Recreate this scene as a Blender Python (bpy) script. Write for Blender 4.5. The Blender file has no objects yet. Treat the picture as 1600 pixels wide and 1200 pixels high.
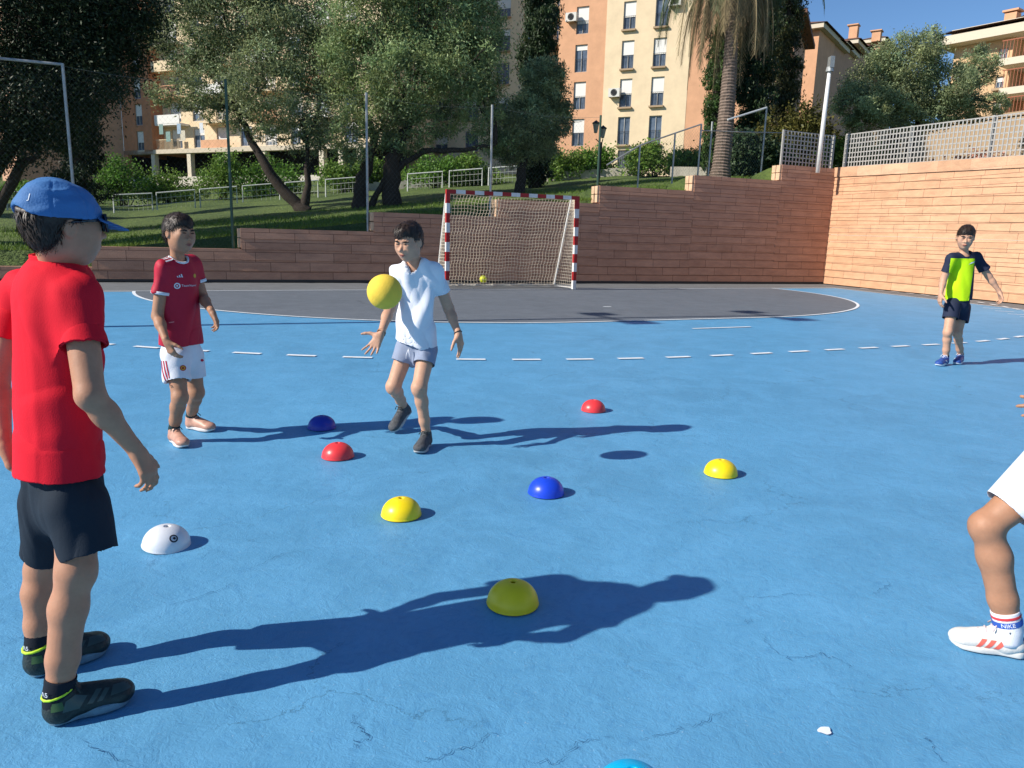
import bpy, bmesh, math, random
import numpy as np
from math import sin, cos, radians, pi
from mathutils import Vector, Matrix

# ------------------------------------------------------------------ camera
CAM = (1145.4, 0.427225, 0.197825, 0.027168, -6.749277, -14.930513, 1.142525)
def cam_axes():
    f, yaw, pitch, roll = CAM[:4]
    cy, sy, cp, sp = cos(yaw), sin(yaw), cos(pitch), sin(pitch)
    w = np.array([sy*cp, cy*cp, -sp]); r = np.array([cy, -sy, 0.0]); u = np.cross(r, w)
    cr, sr = cos(roll), sin(roll)
    return cr*r+sr*u, -sr*r+cr*u, w
CR, CU, CW = cam_axes()
CP = np.array(CAM[4:7])
HEAD = np.array([sin(CAM[1]), cos(CAM[1]), 0.0])      # horizontal heading of the camera
RGT = np.array([cos(CAM[1]), -sin(CAM[1]), 0.0])
UP = np.array([0, 0, 1.0])
S = bpy.context.scene
cd = bpy.data.cameras.new('camera'); cam = bpy.data.objects.new('camera', cd)
S.collection.objects.link(cam); S.camera = cam
cd.sensor_width = 36; cd.lens = CAM[0]/1600*36; cd.clip_end = 3000; cd.clip_start = 0.05
M4 = Matrix.Identity(4)
for i in range(3):
    M4[i][0] = CR[i]; M4[i][1] = CU[i]; M4[i][2] = -CW[i]; M4[i][3] = CP[i]
cam.matrix_world = M4

# ------------------------------------------------------------------ world, sun, exposure
SUN_AZ, SUN_EL = radians(-3), radians(34.2)          # azimuth in which shadows fall, elevation
wd = bpy.data.worlds.new('World'); S.world = wd; wd.use_nodes = True
nt = wd.node_tree
sky = nt.nodes.new('ShaderNodeTexSky'); sky.sky_type = 'NISHITA'; sky.sun_disc = False
sky.sun_elevation = SUN_EL; sky.sun_rotation = radians(-87); sky.altitude = 1800
sky.air_density = 1.0; sky.dust_density = 0.0; sky.ozone_density = 3.5
hs = nt.nodes.new('ShaderNodeHueSaturation'); hs.inputs['Saturation'].default_value = 1.1; nt.links.new(sky.outputs[0], hs.inputs['Color']); nt.links.new(hs.outputs[0], nt.nodes['Background'].inputs[0])
nt.nodes['Background'].inputs[1].default_value = 0.108
sl = bpy.data.lights.new('sun', 'SUN'); sl.energy = 5.0; sl.angle = radians(0.53); sl.color = (1, 0.94, 0.84)
so = bpy.data.objects.new('sun', sl); S.collection.objects.link(so)
ldir = Vector((cos(SUN_AZ)*cos(SUN_EL), sin(SUN_AZ)*cos(SUN_EL), -sin(SUN_EL)))
so.rotation_euler = ldir.to_track_quat('-Z', 'Y').to_euler(); so.location = (-20, 0, 20)
S.view_settings.view_transform = 'Standard'; S.view_settings.look = 'None'
S.view_settings.exposure = 0.33; S.view_settings.gamma = 1.0
try:
    S.cycles.use_adaptive_sampling = True; S.cycles.use_denoising = True
    S.cycles.max_bounces = 6; S.cycles.transparent_max_bounces = 12
except Exception: pass

# ------------------------------------------------------------------ helpers
def ray(px, py): return CW+(px-800)/CAM[0]*CR+(600-py)/CAM[0]*CU
def ground(px, py, z=0.0):
    d = ray(px, py); return CP+d*((z-CP[2])/d[2])
def at(px, py, D):                      # point seen there on the upright plane D metres ahead
    d = ray(px, py); return CP+d*(D/(d@HEAD))
def depth_of(P): return float((np.array(P)[:2]-CP[:2])@HEAD[:2])
def polar(px, d, py=300):
    q = ray(px, py); return CP[:2]+q[:2]/np.hypot(*q[:2])*d
def onplane(px, py, P0, n):
    n = np.array([n[0], n[1], 0.0]); q = ray(px, py)
    return CP+q*(((np.array([P0[0], P0[1], 0])-CP)@n)/(q@n))
def nrm(v): v = np.array(v, float); return v/np.linalg.norm(v)
def tag(o, label=None, cat=None, group=None, kind=None):
    if label: o['label'] = label
    if cat: o['category'] = cat
    if group: o['group'] = group
    if kind: o['kind'] = kind
    return o
def link(o, parent=None):
    S.collection.objects.link(o)
    if parent: o.parent = parent
    return o
def empty(name, loc=(0, 0, 0)):
    o = bpy.data.objects.new(name, None); o.location = [float(a) for a in loc]; o.empty_display_size = .2
    return link(o)
def thing(name, label, cat, loc=(0, 0, 0), group=None): return tag(empty(name, loc), label, cat, group)
def mesh_np(name, V, F, mats, parent=None, smooth=True, mi=None, col=None, origin=None):
    """F: (n,k) int array or list of tuples; vertices are world coordinates"""
    V = np.asarray(V, np.float32)
    if origin is None:
        origin = np.zeros(3); q = parent
        while q: origin = origin+np.array(q.location); q = q.parent
    V = V-np.asarray(origin, np.float32)
    me = bpy.data.meshes.new(name)
    if isinstance(F, np.ndarray):
        n, k = F.shape
        me.vertices.add(len(V)); me.vertices.foreach_set('co', V.ravel())
        me.loops.add(n*k); me.loops.foreach_set('vertex_index', F.astype(np.int32).ravel())
        me.polygons.add(n); me.polygons.foreach_set('loop_start', np.arange(0, n*k, k, dtype=np.int32))
        try: me.polygons.foreach_set('loop_total', np.full(n, k, np.int32))
        except Exception: pass
        me.update(calc_edges=True)
    else:
        me.from_pydata([tuple(map(float, v)) for v in V], [], F); me.update()
    if not isinstance(mats, (list, tuple)): mats = [mats]
    for m in mats: me.materials.append(m)
    if mi is not None: me.polygons.foreach_set('material_index', np.asarray(mi, np.int32))
    if smooth: me.polygons.foreach_set('use_smooth', np.ones(len(me.polygons), bool))
    if col is not None:
        a = me.color_attributes.new('Col', 'FLOAT_COLOR', 'POINT')
        c = np.ones((len(V), 4), np.float32); c[:, :3] = col; a.data.foreach_set('color', c.ravel())
    o = bpy.data.objects.new(name, me)
    if not parent: o.location = [float(a) for a in origin]
    return link(o, parent)
class MB:
    def __init__(s): s.v = []; s.f = []; s.m = []
    def add(s, vs, fs, m=0):
        b = len(s.v); s.v += [tuple(map(float, v)) for v in vs]
        for f in fs: s.f.append(tuple(b+i for i in f)); s.m.append(m)
    def box(s, c, sx, sy, sz, ux=(1, 0, 0), uy=(0, 1, 0), uz=(0, 0, 1), m=0):   # centre, full sizes, axes
        c = np.array(c, float); ux, uy, uz = map(lambda a: np.array(a, float), (ux, uy, uz))
        vs = [c+ux*sx/2*i+uy*sy/2*j+uz*sz/2*k for k in (-1, 1) for j in (-1, 1) for i in (-1, 1)]
        s.add(vs, [(0, 2, 3, 1), (4, 5, 7, 6), (0, 1, 5, 4), (2, 6, 7, 3), (0, 4, 6, 2), (1, 3, 7, 5)], m)
    def tube(s, pts, rad, n=8, m=0, cap=True):
        pts = [np.array(p, float) for p in pts]
        if not hasattr(rad, '__len__'): rad = [rad]*len(pts)
        rings = []; prev = None
        for i, p in enumerate(pts):
            t = nrm(pts[min(i+1, len(pts)-1)]-pts[max(i-1, 0)])
            if prev is None:
                a = np.array([0, 0, 1.]) if abs(t[2]) < .9 else np.array([1., 0, 0])
                x = nrm(np.cross(t, a))
            else: x = nrm(prev-t*(prev@t))
            prev = x; y = np.cross(t, x)
            rings.append([p+rad[i]*(x*cos(2*pi*k/n)+y*sin(2*pi*k/n)) for k in range(n)])
        vs = [v for r in rings for v in r]; fs = []
        for i in range(len(pts)-1):
            for k in range(n): fs.append((i*n+k, i*n+(k+1) % n, (i+1)*n+(k+1) % n, (i+1)*n+k))
        if cap: fs += [tuple(reversed(range(n))), tuple((len(pts)-1)*n+k for k in range(n))]
        s.add(vs, fs, m)
    def lathe(s, c, prof, n=24, m=0, axis=None):
        c = np.array(c, float); vs = []; fs = []
        if axis is None: X, Y, Z = np.eye(3)
        else:
            Z = nrm(axis); X = nrm(np.cross(Z, [0.3, 1, 0.1])); Y = np.cross(Z, X)
        for r, z in prof: vs += [c+r*cos(2*pi*k/n)*X+r*sin(2*pi*k/n)*Y+z*Z for k in range(n)]
        for i in range(len(prof)-1):
            for k in range(n): fs.append((i*n+k, i*n+(k+1) % n, (i+1)*n+(k+1) % n, (i+1)*n+k))
        s.add(vs, fs, m)
    def build(s, name, mats, parent=None, smooth=False, origin=None):
        return mesh_np(name, np.array(s.v), s.f, mats, parent, smooth, s.m, origin=origin)

# ------------------------------------------------------------------ materials
def mat(name, col, rough=.8, var=.0, scale=4., bump=0., bscale=60., metal=0., spec=.3, coord='Object', detail=6, sub=None, col2=None, trans=0.):
    m = bpy.data.materials.new(name); m.use_nodes = True
    n = m.node_tree.nodes; L = m.node_tree.links; b = n['Principled BSDF']
    b.inputs['Base Color'].default_value = (*col, 1); b.inputs['Roughness'].default_value = rough
    b.inputs['Metallic'].default_value = metal
    b.inputs['Specular IOR Level'].default_value = spec
    if sub: b.inputs['Subsurface Weight'].default_value = sub; b.inputs['Subsurface Radius'].default_value = (.9, .35, .2); b.inputs['Subsurface Scale'].default_value = .008
    tc = n.new('ShaderNodeTexCoord')
    if var or col2:
        ns = n.new('ShaderNodeTexNoise'); ns.inputs['Scale'].default_value = scale; ns.inputs['Detail'].default_value = detail
        ns.inputs['Roughness'].default_value = .65
        L.new(tc.outputs[coord], ns.inputs['Vector'])
        r = n.new('ShaderNodeValToRGB'); r.color_ramp.elements[0].position = .3; r.color_ramp.elements[1].position = .7
        c1 = [max(0, c*(1-var)) for c in col]; c2 = col2 or [min(1, c*(1+var)) for c in col]
        r.color_ramp.elements[0].color = (*c1, 1); r.color_ramp.elements[1].color = (*c2, 1)
        L.new(ns.outputs['Fac'], r.inputs['Fac']); L.new(r.outputs['Color'], b.inputs['Base Color'])
    if bump:
        nb = n.new('ShaderNodeTexNoise'); nb.inputs['Scale'].default_value = bscale; nb.inputs['Detail'].default_value = 5
        L.new(tc.outputs[coord], nb.inputs['Vector'])
        bp = n.new('ShaderNodeBump'); bp.inputs['Strength'].default_value = bump; bp.inputs['Distance'].default_value = .01
        L.new(nb.outputs['Fac'], bp.inputs['Height']); L.new(bp.outputs['Normal'], b.inputs['Normal'])
    return m
def leafmat(name, col, var=.45, rough=.55, trans=.3):
    m = bpy.data.materials.new(name); m.use_nodes = True
    n = m.node_tree.nodes; L = m.node_tree.links; b = n['Principled BSDF']; out = n['Material Output']
    at_ = n.new('ShaderNodeAttribute'); at_.attribute_name = 'Col'
    mx = n.new('ShaderNodeMix'); mx.data_type = 'RGBA'; mx.blend_type = 'MULTIPLY'; mx.inputs['Factor'].default_value = 1
    mx.inputs['A'].default_value = (*col, 1); L.new(at_.outputs['Color'], mx.inputs['B'])
    L.new(mx.outputs['Result'], b.inputs['Base Color'])
    b.inputs['Roughness'].default_value = rough; b.inputs['Specular IOR Level'].default_value = .35
    t = n.new('ShaderNodeBsdfTranslucent'); L.new(mx.outputs['Result'], t.inputs['Color'])
    ms = n.new('ShaderNodeMixShader'); ms.inputs[0].default_value = trans
    L.new(b.outputs[0], ms.inputs[1]); L.new(t.outputs[0], ms.inputs[2]); L.new(ms.outputs[0], out.inputs['Surface'])
    return m

# ------------------------------------------------------------------ terrain heights
WA, WB = np.array([-30., 3.84]), np.array([11.25, 1.80])       # foot of the far wall, left to right
def wall_y(x): return WA[1]+(WB[1]-WA[1])*(x-WA[0])/(WB[0]-WA[0])
RA, RB = np.array([11.25, 1.80]), np.array([9.45, -9.0])       # foot of the right wall, towards us
def rwall_x(y): return RA[0]+(RB[0]-RA[0])*(y-RA[1])/(RB[1]-RA[1])
def gz(x, y):
    x = np.asarray(x, float); y = np.asarray(y, float)
    g = np.interp(x, [-60, -8.6, 9.3, 11.5, 40, 80], [.35, .62, 2.95, 3.22, 4.2, 5.5])
    t = np.clip(y-wall_y(np.minimum(x, 11.25))-.3, 0, 200)
    return g+np.where(t < 18, .06*t, 1.08+.075*(t-18))

# ------------------------------------------------------------------ ground sheets
def court_mat(name, base, dark, speck, crack=True, gloss=.55):
    m = bpy.data.materials.new(name); m.use_nodes = True
    n = m.node_tree.nodes; L = m.node_tree.links; b = n['Principled BSDF']
    tc = n.new('ShaderNodeTexCoord'); V = tc.outputs['Object']
    def noise(sc, det=6, ro=.6, dist=0., vec=V):
        q = n.new('ShaderNodeTexNoise'); q.inputs['Scale'].default_value = sc; q.inputs['Detail'].default_value = det
        q.inputs['Roughness'].default_value = ro; q.inputs['Distortion'].default_value = dist; L.new(vec, q.inputs['Vector']); return q.outputs['Fac']
    def ramp(f, p0, p1, c0, c1):
        r = n.new('ShaderNodeValToRGB'); r.color_ramp.elements[0].position = p0; r.color_ramp.elements[1].position = p1
        r.color_ramp.elements[0].color = (*c0, 1); r.color_ramp.elements[1].color = (*c1, 1); L.new(f, r.inputs['Fac']); return r.outputs['Color']
    def mix(f, a, bb, ty='MIX'):
        x = n.new('ShaderNodeMix'); x.data_type = 'RGBA'; x.blend_type = ty
        if isinstance(f, float): x.inputs['Factor'].default_value = f
        else: L.new(f, x.inputs['Factor'])
        L.new(a, x.inputs['A'])
        if isinstance(bb, tuple): x.inputs['B'].default_value = (*bb, 1)
        else: L.new(bb, x.inputs['B'])
        return x.outputs['Result']
    c = ramp(noise(.55, 5, .6), .3, .7, [v*.90 for v in base], [v*1.09 for v in base])
    c = mix(ramp(noise(3.2, 7, .7, .6), .42, .62, (.0, .0, .0), (.55, .55, .55)), c, tuple(min(1, v*1.22+.012) for v in base))
    c = mix(ramp(noise(17, 6, .7, 2.2), .5, .66, (0, 0, 0), (.35, .35, .35)), c, dark)
    c = mix(ramp(noise(120, 3, .5), .70, .78, (0, 0, 0), (.8, .8, .8)), c, speck)
    if crack:
        nv = n.new('ShaderNodeTexNoise'); nv.inputs['Scale'].default_value = 2.6; nv.inputs['Detail'].default_value = 7; nv.inputs['Roughness'].default_value = .7
        L.new(V, nv.inputs['Vector'])
        va = n.new('ShaderNodeVectorMath'); va.operation = 'MULTIPLY_ADD'; va.inputs[1].default_value = (.55, .55, 0); L.new(nv.outputs['Color'], va.inputs[0]); L.new(V, va.inputs[2])
        vo = n.new('ShaderNodeTexVoronoi'); vo.feature = 'DISTANCE_TO_EDGE'; vo.inputs['Scale'].default_value = .95; L.new(va.outputs[0], vo.inputs['Vector'])
        k = ramp(vo.outputs['Distance'], .0008, .0042, (1, 1, 1), (0, 0, 0))
        k2 = ramp(noise(1.3, 4, .6), .48, .60, (0, 0, 0), (.5, .5, .5))
        k = mix(1.0, k, k2, 'MULTIPLY')
        c = mix(k, c, tuple(v*.12 for v in base))
    L.new(c, b.inputs['Base Color'])
    b.inputs['Roughness'].default_value = gloss; b.inputs['Specular IOR Level'].default_value = .35
    b1 = n.new('ShaderNodeBump'); b1.inputs['Strength'].default_value = .38; b1.inputs['Distance'].default_value = .006
    L.new(noise(42, 5, .6, 3.0), b1.inputs['Height'])
    b2 = n.new('ShaderNodeBump'); b2.inputs['Strength'].default_value = .22; b2.inputs['Distance'].default_value = .02
    L.new(noise(9, 4, .6, 1.0), b2.inputs['Height']); L.new(b1.outputs[0], b2.inputs['Normal']); L.new(b2.outputs[0], b.inputs['Normal'])
    return m
m_blue = court_mat('blue_court_paint', (.098, .305, .510), (.055, .215, .43), (.36, .50, .62))
m_gray = court_mat('gray_court_paint', (.128, .145, .168), (.09, .10, .118), (.25, .26, .27), gloss=.7)
m_line = mat('white_line_paint', (.78, .82, .85), .6, var=.12, scale=14)
m_asph = court_mat('asphalt_apron', (.15, .155, .16), (.09, .093, .097), (.28, .28, .28), gloss=.85)
def sheet(name, poly, z, m):
    mb = MB(); mb.add([(x, y, z) for x, y in poly], [tuple(range(len(poly)))]); o = mb.build(name, m); return tag(o, kind='structure')
sheet('ground', [(-900, -900), (900, -900), (900, 900), (-900, 900)], -.02, m_asph)
sheet('court', [(-10.6, -44), (5.0, -44), (8.1, -9), (8.48, -6), (9.12, -3), (9.75, -.05), (-10.6, -.05)], -.004, m_blue)
def arc(r, a0, a1, n=48):            # polyline of the goal-area outline of radius r
    out = []
    for i in range(n+1):
        a = radians(180+90*i/n); out.append((-1.5+r*cos(a), r*sin(a)))
    out.append((1.5, -r))
    for i in range(n+1):
        a = radians(270+90*i/n); out.append((1.5+r*cos(a), r*sin(a)))
    return out
sheet('goal_area', [(x, y-.04) for x, y in arc(6.0, 0, 0)][1:-1]+[(7.5, .2), (-7.5, .2)], .0, m_gray)
def strip(mb, pts, w, z=.004):
    pts = [np.array(p, float) for p in pts]; L_, R_ = [], []
    for i, p in enumerate(pts):
        t = nrm(pts[min(i+1, len(pts)-1)]-pts[max(i-1, 0)]); nn = np.array([-t[1], t[0]])
        L_.append((*(p+nn*w/2), z)); R_.append((*(p-nn*w/2), z))
    n = len(pts); mb.add(L_+R_, [(i, i+1, n+i+1, n+i) for i in range(n-1)])
mb = MB(); strip(mb, arc(6.0, 0, 0), .055); strip(mb, [(-10.6, 0), (9.75, 0)], .05, .006)
strip(mb, [(9.75, 0), (9.12, -3), (8.48, -6), (8.1, -9), (7.6, -14)], .045)
strip(mb, [(-.5, -7), (.5, -7)], .055); strip(mb, [(-.08, -4), (.08, -4)], .06)
n9 = arc(9.0, 0, 0, 400)
cum = [0]
for a, b_ in zip(n9, n9[1:]): cum.append(cum[-1]+math.dist(a, b_))
cum = np.array(cum); n9 = np.array(n9)
# dashes: anchored so one is centred where the photograph shows it
g0 = ground(824, 565)[:2]; s0 = float(cum[np.argmin(np.hypot(*(n9-g0).T))])
g1 = ground(910, 563.8)[:2]; s1 = float(cum[np.argmin(np.hypot(*(n9-g1).T))])
per = s1-s0
k = -40
while k < 60:
    c = s0+k*per; k += 1
    if c < .3 or c > cum[-1]-.3: continue
    q = [(np.interp(c+d, cum, n9[:, 0]), np.interp(c+d, cum, n9[:, 1])) for d in np.linspace(-per*.26, per*.26, 6)]
    strip(mb, q, .068)
for i in range(7):      # far sideline ticks near the right wall
    g = ground(1550+20*i, 482+4.7*i)[:2]; strip(mb, [g+np.array([-.1, .12]), g+np.array([.1, -.12])], .05)
tag(mb.build('court_lines', m_line), kind='structure')
# traced cracks in the near paint
m_crack = mat('crack_dark', (.018, .08, .18), .9)
rnd = random.Random(4)
mb = MB()
def crack(pts, w=.0007):
    q = [ground(*p)[:2] for p in pts]; out = []
    for a, b_ in zip(q, q[1:]):
        jx = jy = 0
        for i in range(16):
            t = i/16; jx = jx*.7+rnd.gauss(0, .0045); jy = jy*.7+rnd.gauss(0, .0045); out.append(a*(1-t)+b_*t+np.array([jx, jy]))
    out.append(q[-1])
    pts2 = out; ww = [w*max(.1, 1.1*math.sin(.1+3*i/len(out)))*(.3+1.1*rnd.random()) for i in range(len(pts2))]; L_, R_ = [], []
    for i, p in enumerate(pts2):
        t = pts2[min(i+1, len(pts2)-1)]-pts2[max(i-1, 0)]; t = t/(np.linalg.norm(t)+1e-9); nn = np.array([-t[1], t[0]])
        L_.append((*(p+nn*ww[i]), .0)); R_.append((*(p-nn*ww[i]), .0))
    n = len(pts2); mb.add(L_+R_, [(i, i+1, n+i+1, n+i) for i in range(n-1)])
for c in [[(548, 1112), (552, 1128), (572, 1146), (560, 1160), (543, 1178)], [(650, 1192), (690, 1180), (740, 1158), (790, 1146)],
          [(810, 1198), (870, 1188), (905, 1160), (960, 1142)], [(985, 1158), (1040, 1146), (1100, 1125), (1140, 1106)],
          [(1150, 937), (1178, 932), (1240, 930), (1275, 925)], [(1185, 985), (1192, 1000), (1235, 1030), (1290, 1022), (1330, 1040), (1360, 1060)],
          [(1365, 930), (1382, 918), (1386, 905)], [(1445, 1145), (1462, 1165), (1478, 1195)], [(370, 893), (440, 868), (500, 856)],
          [(0, 1010), (40, 990), (90, 975)], [(255, 950), (330, 925), (370, 910)], [(1170, 962), (1172, 975)], [(120, 1150), (170, 1175), (210, 1200)]]: crack(c)
tag(mb.build('court_cracks', m_crack), kind='structure')
# small white paint spot in the foreground
mb = MB(); g = ground(1289, 1142)
mb.add([(g[0]+.017*cos(a)*(1+.3*sin(3*a)), g[1]+.014*sin(a), .001) for a in np.linspace(0, 2*pi, 14)[:-1]], [tuple(range(13))])
tag(mb.build('paint_spot', m_line), 'small pale paint spot on the blue court near the bottom right', 'paint spot')

# terrain behind and beside the walls (one sheet)
m_grass = bpy.data.materials.new('grass_ground'); m_grass.use_nodes = True
def _g():
    n = m_grass.node_tree.nodes; L = m_grass.node_tree.links; b = n['Principled BSDF']; tc = n.new('ShaderNodeTexCoord')
    a = n.new('ShaderNodeTexNoise'); a.inputs['Scale'].default_value = .5; a.inputs['Detail'].default_value = 8; a.inputs['Roughness'].default_value = .7
    L.new(tc.outputs['Object'], a.inputs['Vector'])
    r = n.new('ShaderNodeValToRGB'); e = r.color_ramp.elements; e[0].position = .3; e[0].color = (.035, .07, .012, 1); e[1].position = .68; e[1].color = (.12, .17, .03, 1)
    q = e.new(.8); q.color = (.24, .23, .08, 1)
    L.new(a.outputs['Fac'], r.inputs['Fac']); L.new(r.outputs['Color'], b.inputs['Base Color']); b.inputs['Roughness'].default_value = .9
    c = n.new('ShaderNodeTexNoise'); c.inputs['Scale'].default_value = 14; c.inputs['Detail'].default_value = 8; L.new(tc.outputs['Object'], c.inputs['Vector'])
    bp = n.new('ShaderNodeBump'); bp.inputs['Distance'].default_value = .12; L.new(c.outputs['Fac'], bp.inputs['Height']); L.new(bp.outputs[0], b.inputs['Normal'])
_g()
V, F = [], []
xs = np.concatenate([np.arange(-120, -30, 6), np.arange(-30, 11.2, .9), [11.25]])
ts = np.concatenate([[0.3, .6, .9, 1.2, 1.6], np.arange(2, 20, 1), np.arange(22, 260, 8)])
def grid(fun, A, B):
    b = len(V)
    for a in A:
        for c in B: V.append(fun(a, c))
    for i in range(len(A)-1):
        for j in range(len(B)-1): F.append((b+i*len(B)+j, b+(i+1)*len(B)+j, b+(i+1)*len(B)+j+1, b+i*len(B)+j+1))
_ST = [(-200, .29), (-8.4, .72), (-5.45, 1.18), (-2.5, 1.63), (.62, 2.06), (3.42, 2.52), (6.33, 2.94), (9.28, 3.39)]
xs = np.array(sorted(set(xs.tolist()+[a+e for a, _ in _ST[1:] for e in (-.02, .02)])))
def fa(x, t):
    y = wall_y(x)+t; k = min(1, max(0, (t-.3)/1.6)); k = k*k*(3-2*k); top = [b for a, b in _ST if a <= x][-1]-.03
    return (x, y, top*(1-k)+k*(float(gz(x, y))+.04*sin(x*1.3+t)*min(1, t/4)))
grid(fa, xs, ts)
def fb(dx, y):
    x = rwall_x(min(y, 1.8))+dx; return (x, y, float(gz(x, y)))
grid(fb, np.concatenate([[.3], np.arange(1, 20, 1.5), np.arange(20, 160, 8)]), np.concatenate([np.arange(-60, -9, 5), np.arange(-9, 1.8, 1), [1.8+.0], [2.1], np.arange(3, 20, 1.5), np.arange(22, 260, 8)]))
tag(mesh_np('park_ground', V, F, m_grass), kind='structure')
# ------------------------------------------------------------------ retaining walls
def brickmat(name, along, c1, c2, mortar, bw=.86, rh=.218, off=.37, stain=True):
    m = bpy.data.materials.new(name); m.use_nodes = True
    n = m.node_tree.nodes; L = m.node_tree.links; b = n['Principled BSDF']; tc = n.new('ShaderNodeTexCoord')
    sp = n.new('ShaderNodeSeparateXYZ'); L.new(tc.outputs['Object'], sp.inputs[0]); cb = n.new('ShaderNodeCombineXYZ')
    L.new(sp.outputs[along], cb.inputs[0]); L.new(sp.outputs[2], cb.inputs[1])
    br = n.new('ShaderNodeTexBrick'); br.offset = off; br.offset_frequency = 2; br.squash = 1.35; br.squash_frequency = 3
    br.inputs['Scale'].default_value = 1; br.inputs['Brick Width'].default_value = bw; br.inputs['Row Height'].default_value = rh
    br.inputs['Mortar Size'].default_value = .006; br.inputs['Mortar Smooth'].default_value = .2; br.inputs['Bias'].default_value = 0
    br.inputs['Color1'].default_value = (*c1, 1); br.inputs['Color2'].default_value = (*c2, 1); br.inputs['Mortar'].default_value = (*mortar, 1)
    L.new(cb.outputs[0], br.inputs['Vector'])
    ns = n.new('ShaderNodeTexNoise'); ns.inputs['Scale'].default_value = 2.2; ns.inputs['Detail'].default_value = 8; ns.inputs['Roughness'].default_value = .7
    mp = n.new('ShaderNodeMapping'); mp.inputs['Scale'].default_value = (1, 1, 3); L.new(tc.outputs['Object'], mp.inputs[0]); L.new(mp.outputs[0], ns.inputs['Vector'])
    r = n.new('ShaderNodeValToRGB'); r.color_ramp.elements[0].position = .3; r.color_ramp.elements[0].color = (.72, .68, .66, 1); r.color_ramp.elements[1].position = .62; r.color_ramp.elements[1].color = (1.08, 1.06, 1.02, 1)
    L.new(ns.outputs['Fac'], r.inputs['Fac'])
    mx = n.new('ShaderNodeMix'); mx.data_type = 'RGBA'; mx.blend_type = 'MULTIPLY'; mx.inputs['Factor'].default_value = .8
    L.new(br.outputs['Color'], mx.inputs['A']); L.new(r.outputs['Color'], mx.inputs['B']); L.new(mx.outputs['Result'], b.inputs['Base Color'])
    b.inputs['Roughness'].default_value = .9
    nb = n.new('ShaderNodeTexNoise'); nb.inputs['Scale'].default_value = 45; nb.inputs['Detail'].default_value = 6; L.new(tc.outputs['Object'], nb.inputs['Vector'])
    bp = n.new('ShaderNodeBump'); bp.inputs['Strength'].default_value = .6; bp.inputs['Distance'].default_value = .01; L.new(nb.outputs['Fac'], bp.inputs['Height']); L.new(bp.outputs[0], b.inputs['Normal'])
    return m
m_wall = brickmat('terracotta_block_shade', 0, (.46, .245, .16), (.52, .285, .19), (.15, .075, .05))  # darker copy of the block colour, with the far wall's shade in it
m_wall2 = brickmat('terracotta_block_sun', 1, (.58, .325, .19), (.65, .38, .23), (.22, .11, .07))  # brighter copy of the same blocks, with sunlight put into the colour
ROW = .218
STEPS = [(-30, .29), (-8.4, .72), (-5.45, 1.18), (-2.5, 1.63), (.62, 2.06), (3.42, 2.52), (6.33, 2.94), (9.28, 3.39)]
wdx = nrm([WB[0]-WA[0], WB[1]-WA[1], 0]); wdy = np.array([-wdx[1], wdx[0], 0])     # along / into the wall
root = thing('retaining_wall', 'long shaded terracotta block wall stepping up to the right behind the goal', 'wall', (-10, wall_y(-10), 0))
mb = MB()
def course(mb, x0, x1, z0, z1, T, ax, ay, P0, lip=.014, m=0, tl=0.):
    """slightly battered course along ax from offset x0 to x1; its foot stands proud like lapped boards"""
    o = np.array([P0[0], P0[1], 0.]); vs = []
    for z, d in ((z0+.006, -lip), (z1, 0.0)):
        for x, y in ((x0, d), (x1, d), (x1, T), (x0, T)): vs.append(o+ax*x+ay*y+UP*z*(1-tl*x))
    mb.add(vs, [(0, 3, 2, 1), (4, 5, 6, 7), (0, 1, 5, 4), (1, 2, 6, 5), (2, 3, 7, 6), (3, 0, 4, 7)], m)
rr_ = random.Random(2)
P0w = (0, wall_y(0))
for i, (x0, top) in enumerate(STEPS):
    x1 = STEPS[i+1][0] if i+1 < len(STEPS) else 11.35
    n = round(top/ROW); rh = top/n
    for k in range(n):
        course(mb, x0+(0 if k >= n-2 else 0), x1, k*rh, (k+1)*rh-.0, .36+(0.01 if k == n-1 else 0), wdx, wdy, P0w, .012+rr_.random()*.006)
    mb.box(np.array([*P0w, 0])+wdx*(x0+x1+.02)/2+wdy*.19+UP*(top-.02)/2, x1-x0-.03, .30, top-.02, wdx, wdy)
    # vertical slot between the two end blocks, as on the sunlit step ends
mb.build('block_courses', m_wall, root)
mb = MB()
for (x0, top) in STEPS[2:]:
    for k in (0, 1):
        c = np.array([*P0w, 0])+wdx*(x0-.035)+UP*(top-ROW*(k+.5))
        mb.box(c+wdy*.085, .07, .155, ROW-.02, wdx, wdy); mb.box(c+wdy*.265, .07, .155, ROW-.02, wdx, wdy)
mb.build('step_block', mat('sunlit_end_block', (.62, .42, .27), .9, var=.2, scale=9), root)  # paler than the wall, sunlight on the step ends put into the colour
mb = MB()
course(mb, -30, 11.3, -.01, .05, .01, wdx, wdy, (P0w[0]-wdy[0]*.03, P0w[1]-wdy[1]*.03), 0)
mb.build('base_kerb', mat('dark_base', (.05, .047, .045), .9), root)  # thin dark strip along the foot of the wall
# right wall
rdx = nrm([RB[0]-RA[0], RB[1]-RA[1], 0]); rdy = np.array([-rdx[1], rdx[0], 0])    # into the bank (+x)
RL = 16.0
root = thing('retaining_wall', 'sunlit orange block wall along the right side of the court', 'wall', (RA[0], RA[1], 0))
mb = MB(); n = 15; H_R = 3.14; rh = H_R/n
for k in range(n): course(mb, 0, RL, k*rh, (k+1)*rh, .35, rdx, rdy, RA, .014+.004*rr_.random(), tl=.0112)
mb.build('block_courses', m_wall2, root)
mb = MB(); course(mb, -.02, RL, H_R+.001, H_R+.28, .42, rdx, rdy, (RA[0]-.035*1, RA[1]), .0, tl=.0112)
mb.build('coping', brickmat('coping_block', 1, (.56, .33, .20), (.68, .43, .28), (.45, .26, .17), bw=.95, rh=3), root)

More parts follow.
